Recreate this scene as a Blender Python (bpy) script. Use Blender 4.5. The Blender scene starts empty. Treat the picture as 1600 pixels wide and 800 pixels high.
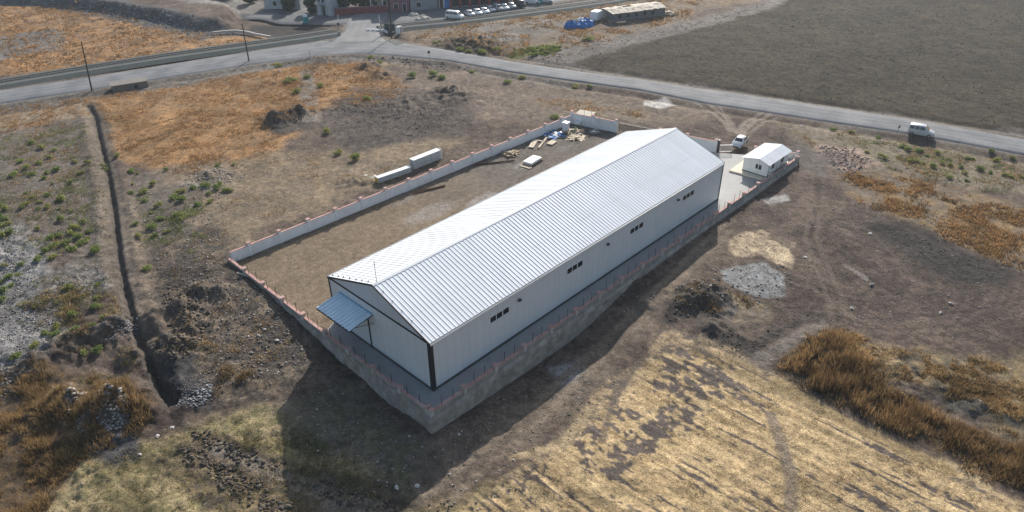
import bpy, bmesh, math, random
import numpy as np
from mathutils import Vector, Matrix
random.seed(7); RNG = np.random.default_rng(7)
S = bpy.context.scene
COL = S.collection

# ---------------------------------------------------------------- camera, sky, sun, exposure
def setup_camera():
    cd = bpy.data.cameras.new('camera'); cam = bpy.data.objects.new('camera', cd); COL.objects.link(cam)
    p, y, r = 0.563422, 0.764397, -0.009748
    f = Vector((math.cos(y)*math.cos(p), math.sin(y)*math.cos(p), -math.sin(p)))
    rt = Vector((math.sin(y), -math.cos(y), 0)); up = rt.cross(f)
    r2 = rt*math.cos(r) + up*math.sin(r); u2 = up*math.cos(r) - rt*math.sin(r)
    M = Matrix((r2, u2, -f)).transposed().to_4x4(); M.translation = Vector((-32.115, -41.66, 48.524))
    cam.matrix_world = M
    cd.sensor_width = 36; cd.lens = 36*1108.587/1600; cd.clip_start = 1; cd.clip_end = 6000
    S.camera = cam
setup_camera()
SUN = Vector((1.55, .88, 1.0)).normalized()
SUN_E = math.asin(SUN.z); SUN_A = math.atan2(SUN.x, SUN.y)
w = bpy.data.worlds.new('World'); S.world = w; w.use_nodes = True
sky = w.node_tree.nodes.new('ShaderNodeTexSky'); sky.sky_type = 'NISHITA'; sky.sun_disc = False
sky.sun_elevation = SUN_E; sky.sun_rotation = SUN_A; sky.dust_density = 2.5; sky.air_density = 1.2; sky.altitude = 200
bg = w.node_tree.nodes['Background']; w.node_tree.links.new(sky.outputs[0], bg.inputs[0]); bg.inputs[1].default_value = .10
sl = bpy.data.lights.new('sun', 'SUN'); sl.energy = 4.3; sl.angle = math.radians(.53); sl.color = (1, .952, .885)
so = bpy.data.objects.new('sun', sl); COL.objects.link(so); so.rotation_euler = (-SUN).to_track_quat('-Z', 'Y').to_euler()
so.location = (60, 60, 120)
S.view_settings.view_transform = 'Standard'; S.view_settings.look = 'None'; S.view_settings.gamma = 1
S.view_settings.exposure = 0.5; S.view_settings.use_curve_mapping = False
S.cycles.max_bounces = 5; S.cycles.diffuse_bounces = 3; S.cycles.volume_bounces = 0

# ---------------------------------------------------------------- numeric helpers
def _hash(i, j, s):
    n = (i.astype(np.int64)*374761393 + j.astype(np.int64)*668265263 + s*974711) & 0x7fffffff
    n = ((n ^ (n >> 13))*1274126177) & 0x7fffffff
    return ((n ^ (n >> 16)) & 0xffff)/65535.
def vnoise(x, y, s=0):
    i = np.floor(x); j = np.floor(y); u = x-i; v = y-j
    u = u*u*(3-2*u); v = v*v*(3-2*v)
    a = _hash(i, j, s); b = _hash(i+1, j, s); c = _hash(i, j+1, s); d = _hash(i+1, j+1, s)
    return (a*(1-u)+b*u)*(1-v)+(c*(1-u)+d*u)*v
def fbm(x, y, s=0, o=4):
    t = 0; a = .5
    for k in range(o):
        t = t + a*(vnoise(x, y, s+k*17)-.5)*2; x = x*2.03+11.3; y = y*2.03-7.7; a *= .5
    return t            # about -1..1
def sstep(a, b, x):
    t = np.clip((x-a)/(b-a), 0, 1); return t*t*(3-2*t)
def seg_dist(x, y, pts, closed=False):
    d = np.full(x.shape, 1e9)
    n = len(pts)
    for k in range(n if closed else n-1):
        ax, ay = pts[k]; bx, by = pts[(k+1) % n]
        ux, uy = bx-ax, by-ay; L = ux*ux+uy*uy+1e-9
        t = np.clip(((x-ax)*ux+(y-ay)*uy)/L, 0, 1)
        d = np.minimum(d, np.hypot(x-ax-t*ux, y-ay-t*uy))
    return d
def inside(x, y, pts):
    r = np.zeros(x.shape, bool); n = len(pts)
    for k in range(n):
        ax, ay = pts[k]; bx, by = pts[(k+1) % n]
        c = ((ay > y) != (by > y)) & (x < (bx-ax)*(y-ay)/((by-ay) if by != ay else 1e-9)+ax)
        r ^= c
    return r
def sdist(x, y, pts):   # negative inside
    return np.where(inside(x, y, pts), -1, 1)*seg_dist(x, y, pts, True)

CTRL = [(-3,-3,-1.6),
(-8.5,-6.5,-2),(-2.8,-6.9,-2.1),(3.8,-7,-2.3),(13.6,-7,-2.2),(24,-6.5,-1.6),(33,-5.3,-.8),(41,-4.6,-.3),(48,-4.2,-.3),(60,-6,-.4),(75,-8,-.2),
(-3,4.5,-2.2),(-3,11,-1.5),(-3,15,-1.1),(-3,17,-.5),(-3,22,-.1),(-3,28,.3),(-3,33,.6),(-3,38,.4),
(-12,9,-1.5),(-7,13,-1),(-16,1,-2),(-20,-5,-2.3),(-20,10,-2),(-30,15,-2.2),(-30,30,-1.6),(-20,28,-1.3),(-12,24,-.9),(-12,36,-.5),(-12,50,-.3),(-30,50,-.8),
(-5,-20,-2.4),(10,-20,-2.2),(20,-25,-2),(30,-40,-2),(10,-45,-2.4),(30,-14,-1.4),(45,-12,-.8),(45,-30,-1.4),(60,-20,-.6),(90,-15,-.2),(80,-40,-.6),
(0,42,0),(15,40,0),(35,40,0),(60,40,0),(0,60,0),(-20,70,0),(20,70,0),(50,60,0),(80,60,0),(80,20,0),(90,5,0),(110,-30,0),(0,100,0),(50,100,0),(-40,100,0),(120,40,0),(100,80,0),(150,0,0),(130,-60,0),(0,140,0),(150,100,0),(30,20,-.6),(30,10,-.6),(60,15,-.4),(15,25,-.5),(50,28,-.4),(10,8,-.9),(45,5,-.6)]
for _k in range(27):   # ground line along the foot of the long retaining wall
    _x=-3+3*_k; CTRL.append((_x,-3.2,float(np.interp(_x,[-3,8,17,21,29,40,63,75],[-1.6,-2.3,-2.7,-2.4,-.7,-.55,-.65,-.5])))); CTRL.append((_x,-1.2,CTRL[-1][2]))
def base_h(x, y):
    """smooth large-scale ground height from spot heights"""
    x=np.asarray(x,float); y=np.asarray(y,float); n=np.zeros_like(x); d=np.zeros_like(x)
    for cx,cy,cz in CTRL:
        w=1./((x-cx)**2+(y-cy)**2+4.)**1.7
        n+=w*cz; d+=w
    far=np.clip((np.hypot(x-40,y-30)-130)/60,0,1)
    return n/d*(1-far)


YARD = [(-2.45,-2.45),(76.2,-2.45),(69.7,9.0),(65.6,26.0),(63.4,34.9),(38.8,35.55),(13.5,36.15),(-2.2,36.7)]
DITCH = [(7.11,109.8),(5.92,103.86),(2.31,91.88),(-2.24,76.23),(-6.71,61.97),(-11.06,49.4),(-13.42,41.48),(-15.69,33.3),(-16.38,29.86),(-17.05,26.04),(-17.81,22.41),(-17.91,19.31)]
ROAD = [(-8.5,134.98),(-2.12,133.04),(11.31,128.8),(28.74,124.26),(48.15,119.15),(59.98,115.6),(67.85,114),(70.07,112.48),(73.19,112.74),(76.11,108.61),(75.55,104.74),(75.82,99.27),(79.23,85.49),(82.85,67.98),(87.26,52.99),(91.88,39.44),(95.53,26.38),(99.18,14.36),(102.4,3.04),(106,-9.27),(107.46,-17.67),(109.24,-27.07),(110.75,-32.33),(104.34,-33.51),(102.83,-28.47),(101.19,-19.42),(98.98,-9.77),(95.76,0.3),(92.95,9.76),(89.02,22.55),(86.9,35.98),(82.4,49.03),(77.78,63.18),(74.16,79.89),(68.81,91.75),(63.06,101.35),(56.71,105.11),(48.5,108.29),(43.33,110.61),(25.12,116.15),(9.68,120.54),(-4.29,125.07),(-10.27,127.47)]
LANE = [(67.85,114),(73.37,118.25),(78.11,124.96),(76.1,128.3),(68.02,140.76),(67.11,152.79),(65.97,165.3),(65.57,176.2),(74.72,166.22),(79.81,149.87),(80.67,134.97),(92.43,127.03),(107.14,119.09),(121.24,106.98),(134.26,106.12),(141.72,97.32),(132.69,99.17),(119.7,100.45),(110.59,104.18),(106.1,107.24),(98.12,108.97),(89.79,112.51),(84.85,117.25),(81.67,114.79),(76.71,108.86),(72.99,111.11),(70.07,112.48)]
MOUNDS = [  # centre, radius, height
 ((28.95,75.95),4.2,1.1),((32.91,75.75),2.6,.9),((26.67,75.47),2.4,.9),((58.81,89.42),3.5,1.0),((57.77,82.35),3,.9),((55.47,101.94),4,.9),((59.39,59.77),4.5,.9),((60,64.22),3,.8),
 ((49.39,63.54),6,.6),((41.96,75.19),5,.5),
 ((-14.8,25.98),2.8,1.6),((-13.97,32.19),2.0,.8),((-21.71,35.48),2.5,1.0),((-17.38,34.43),2.6,1.0),((-18.04,28.79),1.6,.8),((-23.44,21.65),2.8,2.1),((-25.89,35.08),2.6,1.1),((-25.37,27.17),2.2,1.0),((-21.33,23.03),2.6,.8),
 ((-10.67,32.77),1.9,1.2),((-7.83,33.58),1.8,1.1),((-5.89,30.89),1.5,.8),((-11.23,28.51),1.8,1.0),
 ((33.69,-9.89),2.6,.9),((33.83,-11.98),2.2,.8),((29.77,-15.96),2.6,.4),((33.46,-16.73),2.0,.3),((31.17,-9.26),1.8,.6),((29.35,-13.79),1.8,.7),
 ((34.67,-25.49),3.0,.8),((34.5,-30.98),3.5,.5),((35.85,-34.96),4,.45),((36.52,-40.1),4,.4),
 ((8.39,62.6),3.2,.7),((22.88,43.79),3.2,.8),((20.42,35.75),2.6,.6),((81.22,-8.97),4,.5),((28.2,-5.87),1.6,.5),((29.83,-2.37),1.4,.6),
 ((-28.07,26.15),3,.8),((-26.57,16.08),3,.5),((84.79,86.99),7,1.2),((86.91,80.29),6,1.0)]
PLATEAU = [(-14.21,298.69),(23.36,227.91),(37.73,200.33),(47.71,170.89),(50.99,150.88),(54.19,148.26),(59.48,154.85),(66.87,168.9),(77.5,195.41),(53.15,262.67)]
def flat_mask(x, y):
    d = np.minimum(sdist(x, y, ROAD), sdist(x, y, LANE))
    return 1-sstep(.3, 2.6, d), d
def ground_h(x, y):
    """full ground height: spot heights, heaps, ditch, small lumps, flattened under roads and yard"""
    x = np.asarray(x, float); y = np.asarray(y, float)
    z = base_h(x, y)
    rough = .13*fbm(x/.9, y/.9, 3, 4)+.14*fbm(x/4., y/4., 9, 3)
    near_left = sstep(10, -6, x+.25*y)
    z = z+rough*(.7+1.3*near_left)*(.35+.65*sstep(.5, 4, np.abs(y+3)+20*((x < -4)|(x > 77))))
    for (cx, cy), r, h in MOUNDS:
        m = (np.abs(x-cx) < 2*r) & (np.abs(y-cy) < 2*r)
        if m.any():
            xx = x[m]; yy = y[m]
            q = np.hypot(xx-cx, yy-cy)/r*(1+.35*fbm(xx/1.3, yy/1.3, 31, 3))
            z[m] += h*np.exp(-q*q*1.3)*(1+.9*fbm(xx/1.1, yy/1.1, 5, 4))
    z = z+2.6*(1-sstep(-.5, 4.5, sdist(x, y, PLATEAU)+1.6*fbm(x/4., y/4., 61, 3)))
    d = seg_dist(x, y, DITCH); low = sstep(35, 14, y)
    wdt = .42+.75*sstep(26, 8, y); dep = .7+.9*low
    z = z-dep*(1-sstep(wdt*.15, wdt*1.55, d+(.22+.3*low)*fbm(x/.9, y/.9, 12, 4)))+.28*np.exp(-((d-2.0)/.8)**2)*(1+fbm(x/1.5, y/1.5, 8, 3))
    fm, fd = flat_mask(x, y)
    z = z*(1-fm)+(-.12)*fm
    z = z-.45*np.exp(-((fd-3.2)/1.1)**2)*(x < 200)*sstep(0, 6, np.hypot(x-74, y-7)-7)*.8
    z = np.where(inside(x, y, YARD), np.minimum(z, -.35), z)
    return z
def gz(x, y): return float(ground_h(np.array([float(x)]), np.array([float(y)]))[0])

# ---------------------------------------------------------------- scene helpers
def tag(o, label=None, cat=None, group=None, kind=None):
    for k, v in (('label', label), ('category', cat), ('group', group), ('kind', kind)):
        if v: o[k] = v
    return o
def empty(name, loc=(0,0,0), rz=0, label=None, cat=None, group=None):
    o = bpy.data.objects.new(name, None); COL.objects.link(o); o.location = loc; o.rotation_euler = (0,0,rz)
    o.empty_display_size = .3
    return tag(o, label, cat, group)
def link(name, me, m=None, parent=None, loc=None, rz=0):
    o = bpy.data.objects.new(name, me); COL.objects.link(o)
    if m: me.materials.append(m)
    if parent: o.parent = parent
    if loc: o.location = loc
    if rz: o.rotation_euler = (0,0,rz)
    return o
def copy_tree(o, parent=None):
    c = o.copy(); COL.objects.link(c)
    if parent: c.parent = parent
    for ch in list(o.children): copy_tree(ch, c)
    return c
class MB:
    """collects boxes, bars, tubes and prisms into one mesh"""
    def __init__(s): s.v = []; s.f = []; s.sm = []
    def add(s, vs, fs, smooth=False):
        n = len(s.v); s.v += [tuple(p) for p in vs]; s.f += [tuple(i+n for i in f) for f in fs]; s.sm += [smooth]*len(fs); return s
    def hexa(s, p):      # eight corners: bottom ring then top ring
        return s.add(p, [(3,2,1,0),(4,5,6,7),(0,1,5,4),(1,2,6,5),(2,3,7,6),(3,0,4,7)])
    def box(s, x0, x1, y0, y1, z0, z1, rz=0, c=None, taper=0):
        p = [(x0,y0,z0),(x1,y0,z0),(x1,y1,z0),(x0,y1,z0),(x0+taper,y0+taper,z1),(x1-taper,y0+taper,z1),(x1-taper,y1-taper,z1),(x0+taper,y1-taper,z1)]
        if rz or c:
            cx, cy, cz = c or (0,0,0); a, b = math.cos(rz), math.sin(rz)
            p = [(cx+x*a-y*b, cy+x*b+y*a, cz+z) for x, y, z in p]
        return s.hexa(p)
    def bar(s, a, b, w, h=None, up=(0,0,1)):
        a = Vector(a); b = Vector(b); h = h or w; d = (b-a).normalized(); u = Vector(up)
        if abs(d.dot(u)) > .98: u = Vector((1,0,0))
        sd = d.cross(u).normalized()*w/2; uu = sd.cross(d).normalized()*h/2
        return s.hexa([a-sd-uu, a+sd-uu, b+sd-uu, b-sd-uu, a-sd+uu, a+sd+uu, b+sd+uu, b-sd+uu])
    def tube(s, pts, r, n=8, cap=True):
        pts = [Vector(p) for p in pts]; rs = r if isinstance(r, (list, tuple)) else [r]*len(pts); vs = []
        for i, p in enumerate(pts):
            d = (pts[min(i+1, len(pts)-1)]-pts[max(i-1, 0)]).normalized(); u = Vector((0,0,1)) if abs(d.z) < .9 else Vector((1,0,0))
            a = d.cross(u).normalized(); b = a.cross(d)
            vs += [p+(a*math.cos(2*math.pi*k/n)+b*math.sin(2*math.pi*k/n))*rs[i] for k in range(n)]
        fs = [(i*n+k, i*n+(k+1) % n, (i+1)*n+(k+1) % n, (i+1)*n+k) for i in range(len(pts)-1) for k in range(n)]
        s.add(vs, fs, True)
        if cap: s.add(vs[:n], [tuple(range(n))[::-1]]); s.add(vs[-n:], [tuple(range(n))])
        return s
    def prism(s, poly, z0, z1):
        n = len(poly)
        return s.add([(x,y,z0) for x,y in poly]+[(x,y,z1) for x,y in poly],
            [tuple(range(n))[::-1], tuple(range(n, 2*n))]+[(i, (i+1) % n, (i+1) % n+n, i+n) for i in range(n)])
    def mesh(s, name='mesh', bevel=0):
        me = bpy.data.meshes.new(name); me.from_pydata(s.v, [], s.f); me.update()
        for p, q in zip(me.polygons, s.sm): p.use_smooth = q
        bm = bmesh.new(); bm.from_mesh(me); bmesh.ops.recalc_face_normals(bm, faces=bm.faces)
        if bevel: bmesh.ops.bevel(bm, geom=bm.edges[:], offset=bevel, segments=1, affect='EDGES', clamp_overlap=True)
        bm.to_mesh(me); bm.free()
        return me
    def build(s, name, m, parent=None, loc=None, rz=0, bevel=0, **kw):
        o = link(name, s.mesh(name, bevel), m, parent, loc, rz)
        if kw: tag(o, **kw)
        return o
def raw_mesh(name, v, f, nper):
    """fast mesh from numpy: v (n,3), f flat loop indices with nper corners each"""
    me = bpy.data.meshes.new(name); nf = len(f)//nper
    me.vertices.add(len(v)); me.vertices.foreach_set('co', np.ascontiguousarray(v, np.float32).ravel())
    me.loops.add(len(f)); me.loops.foreach_set('vertex_index', np.ascontiguousarray(f, np.int32))
    me.polygons.add(nf); me.polygons.foreach_set('loop_start', np.arange(0, nf*nper, nper, dtype=np.int32))
    me.update(calc_edges=True); return me
def set_attr(me, name, a):
    c = me.color_attributes.new(name, 'FLOAT_COLOR', 'POINT'); c.data.foreach_set('color', np.ascontiguousarray(a, np.float32).ravel())

# ---------------------------------------------------------------- materials
def new_mat(name):
    m = bpy.data.materials.new(name); m.use_nodes = True; nt = m.node_tree
    return m, nt, nt.nodes['Principled BSDF'], nt.nodes.new, nt.links.new
def mat(name, c, rough=.7, metal=0, var=.12, scale=2., bump=0, spec=.4, dirt=None, dscale=.6):
    m, nt, b, N, L = new_mat(name)
    tc = N('ShaderNodeTexCoord'); nz = N('ShaderNodeTexNoise'); nz.inputs['Scale'].default_value = scale; nz.inputs['Detail'].default_value = 6
    L(tc.outputs['Object'], nz.inputs[0])
    mr = N('ShaderNodeMapRange'); mr.inputs[1].default_value = .25; mr.inputs[2].default_value = .75
    mr.inputs[3].default_value = 1-var; mr.inputs[4].default_value = 1+var; L(nz.outputs[0], mr.inputs[0])
    mx = N('ShaderNodeMix'); mx.data_type = 'RGBA'; mx.blend_type = 'MULTIPLY'; mx.inputs[0].default_value = 1
    mx.inputs[6].default_value = (*c, 1); L(mr.outputs[0], mx.inputs[7]); out = mx.outputs[2]
    if dirt:
        n2 = N('ShaderNodeTexNoise'); n2.inputs['Scale'].default_value = dscale; n2.inputs['Detail'].default_value = 8; n2.inputs['Roughness'].default_value = .65
        L(tc.outputs['Object'], n2.inputs[0]); r2 = N('ShaderNodeMapRange'); r2.inputs[1].default_value = .5; r2.inputs[2].default_value = .68
        r2.inputs[4].default_value = .75; L(n2.outputs[0], r2.inputs[0])
        m2 = N('ShaderNodeMix'); m2.data_type = 'RGBA'; L(r2.outputs[0], m2.inputs[0]); L(out, m2.inputs[6]); m2.inputs[7].default_value = (*dirt, 1); out = m2.outputs[2]
    L(out, b.inputs['Base Color']); b.inputs['Roughness'].default_value = rough; b.inputs['Metallic'].default_value = metal
    b.inputs['Specular IOR Level'].default_value = spec
    if bump:
        bp = N('ShaderNodeBump'); bp.inputs['Strength'].default_value = bump; bp.inputs['Distance'].default_value = .05
        L(nz.outputs[0], bp.inputs['Height']); L(bp.outputs[0], b.inputs['Normal'])
    return m
def panel_mat(name, c, axis, pitch=1.0, rough=.45, seam=.06):
    """painted sheet-metal panels: a fine joint every `pitch` metres, slight tone change per panel"""
    m, nt, b, N, L = new_mat(name)
    tc = N('ShaderNodeTexCoord'); sx = N('ShaderNodeSeparateXYZ'); L(tc.outputs['Object'], sx.inputs[0])
    dv = N('ShaderNodeMath'); dv.operation = 'DIVIDE'; dv.inputs[1].default_value = pitch; L(sx.outputs[axis], dv.inputs[0])
    fr = N('ShaderNodeMath'); fr.operation = 'FRACT'; L(dv.outputs[0], fr.inputs[0])
    lt = N('ShaderNodeMath'); lt.operation = 'LESS_THAN'; lt.inputs[1].default_value = seam; L(fr.outputs[0], lt.inputs[0])
    fl = N('ShaderNodeMath'); fl.operation = 'FLOOR'; L(dv.outputs[0], fl.inputs[0])
    wn = N('ShaderNodeTexWhiteNoise'); wn.noise_dimensions = '1D'; L(fl.outputs[0], wn.inputs['W'])
    nz = N('ShaderNodeTexNoise'); nz.inputs['Scale'].default_value = .5; nz.inputs['Detail'].default_value = 5; L(tc.outputs['Object'], nz.inputs[0])
    a1 = N('ShaderNodeMath'); a1.operation = 'MULTIPLY_ADD'; L(wn.outputs[0], a1.inputs[0]); a1.inputs[1].default_value = .03; a1.inputs[2].default_value = .93
    a2 = N('ShaderNodeMath'); a2.operation = 'MULTIPLY_ADD'; L(nz.outputs[0], a2.inputs[0]); a2.inputs[1].default_value = .14; L(a1.outputs[0], a2.inputs[2])
    a3 = N('ShaderNodeMath'); a3.operation = 'MULTIPLY_ADD'; L(lt.outputs[0], a3.inputs[0]); a3.inputs[1].default_value = -.15; L(a2.outputs[0], a3.inputs[2])
    mx = N('ShaderNodeMix'); mx.data_type = 'RGBA'; mx.blend_type = 'MULTIPLY'; mx.inputs[0].default_value = 1; mx.inputs[6].default_value = (*c, 1)
    L(a3.outputs[0], mx.inputs[7]); L(mx.outputs[2], b.inputs['Base Color']); b.inputs['Roughness'].default_value = rough
    return m
def roof_mat(name, c):
    """white roof sheeting: sheet-to-sheet tone, lap joints across the slope, dust washed down the ribs"""
    m, nt, b, N, L = new_mat(name); tc = N('ShaderNodeTexCoord'); sx = N('ShaderNodeSeparateXYZ'); L(tc.outputs['Object'], sx.inputs[0])
    fl = N('ShaderNodeMath'); fl.operation = 'FLOOR'; L(sx.outputs[0], fl.inputs[0]); wn = N('ShaderNodeTexWhiteNoise'); wn.noise_dimensions = '1D'; L(fl.outputs[0], wn.inputs['W'])
    mp = N('ShaderNodeMapping'); mp.inputs['Scale'].default_value = (3.2, .22, .22); L(tc.outputs['Object'], mp.inputs[0])
    st = N('ShaderNodeTexNoise'); st.inputs['Scale'].default_value = 1; st.inputs['Detail'].default_value = 6; L(mp.outputs[0], st.inputs[0])
    bl = N('ShaderNodeTexNoise'); bl.inputs['Scale'].default_value = .22; bl.inputs['Detail'].default_value = 5; L(tc.outputs['Object'], bl.inputs[0])
    dv = N('ShaderNodeMath'); dv.operation = 'MULTIPLY_ADD'; L(sx.outputs[1], dv.inputs[0]); dv.inputs[1].default_value = .242; dv.inputs[2].default_value = .25
    fr = N('ShaderNodeMath'); fr.operation = 'FRACT'; L(dv.outputs[0], fr.inputs[0]); lt = N('ShaderNodeMath'); lt.operation = 'LESS_THAN'; lt.inputs[1].default_value = .02; L(fr.outputs[0], lt.inputs[0])
    a = N('ShaderNodeMath'); a.operation = 'MULTIPLY_ADD'; L(wn.outputs[0], a.inputs[0]); a.inputs[1].default_value = .07; a.inputs[2].default_value = .72
    a2 = N('ShaderNodeMath'); a2.operation = 'MULTIPLY_ADD'; L(st.outputs[0], a2.inputs[0]); a2.inputs[1].default_value = .26; L(a.outputs[0], a2.inputs[2])
    a3 = N('ShaderNodeMath'); a3.operation = 'MULTIPLY_ADD'; L(bl.outputs[0], a3.inputs[0]); a3.inputs[1].default_value = .20; L(a2.outputs[0], a3.inputs[2])
    a4 = N('ShaderNodeMath'); a4.operation = 'MULTIPLY_ADD'; L(lt.outputs[0], a4.inputs[0]); a4.inputs[1].default_value = -.10; L(a3.outputs[0], a4.inputs[2])
    mx = N('ShaderNodeMix'); mx.data_type = 'RGBA'; mx.blend_type = 'MULTIPLY'; mx.inputs[0].default_value = 1; mx.inputs[6].default_value = (*c, 1); L(a4.outputs[0], mx.inputs[7]); L(mx.outputs[2], b.inputs['Base Color'])
    r = N('ShaderNodeMath'); r.operation = 'MULTIPLY_ADD'; L(st.outputs[0], r.inputs[0]); r.inputs[1].default_value = .35; r.inputs[2].default_value = .52; L(r.outputs[0], b.inputs['Roughness'])
    return m
def attr_mat(name, translucent=0, rough=.8):
    m, nt, b, N, L = new_mat(name)
    a = N('ShaderNodeAttribute'); a.attribute_name = 'col'; L(a.outputs[0], b.inputs['Base Color']); b.inputs['Roughness'].default_value = rough
    b.inputs['Specular IOR Level'].default_value = .15
    if translucent:
        t = N('ShaderNodeBsdfTranslucent'); L(a.outputs[0], t.inputs[0]); mx = N('ShaderNodeMixShader'); mx.inputs[0].default_value = translucent
        L(b.outputs[0], mx.inputs[1]); L(t.outputs[0], mx.inputs[2]); L(mx.outputs[0], nt.nodes['Material Output'].inputs[0])
    return m
def ground_mat(name, grain=1.0, streak_dir=0., stones=True):
    m, nt, b, N, L = new_mat(name)
    def math_(op, a, c=None, d=None, clamp=False):
        n = N('ShaderNodeMath'); n.operation = op; n.use_clamp = clamp
        for k, q in enumerate((a, c, d)):
            if q is None: continue
            if isinstance(q, (int, float)): n.inputs[k].default_value = q
            else: L(q, n.inputs[k])
        return n.outputs[0]
    geo = N('ShaderNodeNewGeometry'); P = geo.outputs['Position']
    A = N('ShaderNodeAttribute'); A.attribute_name = 'colA'; B = N('ShaderNodeAttribute'); B.attribute_name = 'colB'
    def noise(scale, det=4, rough=.6, vec=None, dist=0):
        n = N('ShaderNodeTexNoise'); n.inputs['Scale'].default_value = scale; n.inputs['Detail'].default_value = det
        n.inputs['Roughness'].default_value = rough; n.inputs['Distortion'].default_value = dist; L(vec or P, n.inputs[0]); return n.outputs[0]
    mp = N('ShaderNodeMapping'); mp.vector_type = 'TEXTURE'; mp.inputs['Rotation'].default_value = (0,0,streak_dir); mp.inputs['Scale'].default_value = (9, 1, 1); L(P, mp.inputs[0])
    n1 = noise(.55, 7, .62, dist=.4); n2 = noise(2.9, 5, .75); ns = noise(1.3, 4, .6, mp.outputs[0])
    mixn = math_('ADD', math_('MULTIPLY', n1, .45), math_('MULTIPLY', n2, .55))
    st = B.outputs['Alpha']
    mixs = N('ShaderNodeMix'); L(st, mixs.inputs[0]); L(mixn, mixs.inputs[2]); L(math_('ADD', math_('MULTIPLY', ns, .6), math_('MULTIPLY', n2, .4)), mixs.inputs[3])
    nn = mixs.outputs[0]
    thr = math_('MULTIPLY_ADD', A.outputs['Alpha'], -.5, .75)
    t = math_('MULTIPLY', math_('ADD', math_('SUBTRACT', nn, thr), .045), 11., clamp=True)
    mx = N('ShaderNodeMix'); mx.data_type = 'RGBA'; L(t, mx.inputs[0]); L(A.outputs[0], mx.inputs[6]); L(B.outputs[0], mx.inputs[7])
    g1 = noise(7., 3, .75); g2 = noise(.16, 3, .6); g3 = noise(22., 2, .6)
    gr = math_('ADD', math_('ADD', math_('MULTIPLY_ADD', g1, 1.3*grain, .5-.65*grain), math_('MULTIPLY_ADD', g2, .55, -.275)), math_('MULTIPLY_ADD', g3, 1.1*grain, -.55*grain))
    g4 = noise(1.1, 5, .7); gr = math_('ADD', gr, math_('MULTIPLY_ADD', g4, 1.3, -.65))
    mm = N('ShaderNodeMix'); mm.data_type = 'RGBA'; mm.blend_type = 'MULTIPLY'; mm.inputs[0].default_value = 1; L(mx.outputs[2], mm.inputs[6])
    L(math_('MULTIPLY_ADD', gr, 1.45, .275), mm.inputs[7]); out = mm.outputs[2]
    if stones:
        v = N('ShaderNodeTexVoronoi'); v.inputs['Scale'].default_value = 1.5; L(P, v.inputs[0])
        sp = N('ShaderNodeSeparateColor'); L(v.outputs['Color'], sp.inputs[0])
        sz = math_('MULTIPLY', math_('SUBTRACT', sp.outputs[0], .80), .85)
        ms = math_('LESS_THAN', v.outputs['Distance'], sz)
        m3 = N('ShaderNodeMix'); m3.data_type = 'RGBA'; L(math_('MULTIPLY', ms, .65), m3.inputs[0]); L(out, m3.inputs[6]); m3.inputs[7].default_value = (.40,.37,.33,1); out = m3.outputs[2]
    L(out, b.inputs['Base Color']); b.inputs['Roughness'].default_value = .95; b.inputs['Specular IOR Level'].default_value = .15
    bp = N('ShaderNodeBump'); bp.inputs['Strength'].default_value = 1.0; bp.inputs['Distance'].default_value = .2
    L(math_('ADD', math_('MULTIPLY', g1, .5), n2), bp.inputs['Height']); L(bp.outputs[0], b.inputs['Normal'])
    return m

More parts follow.
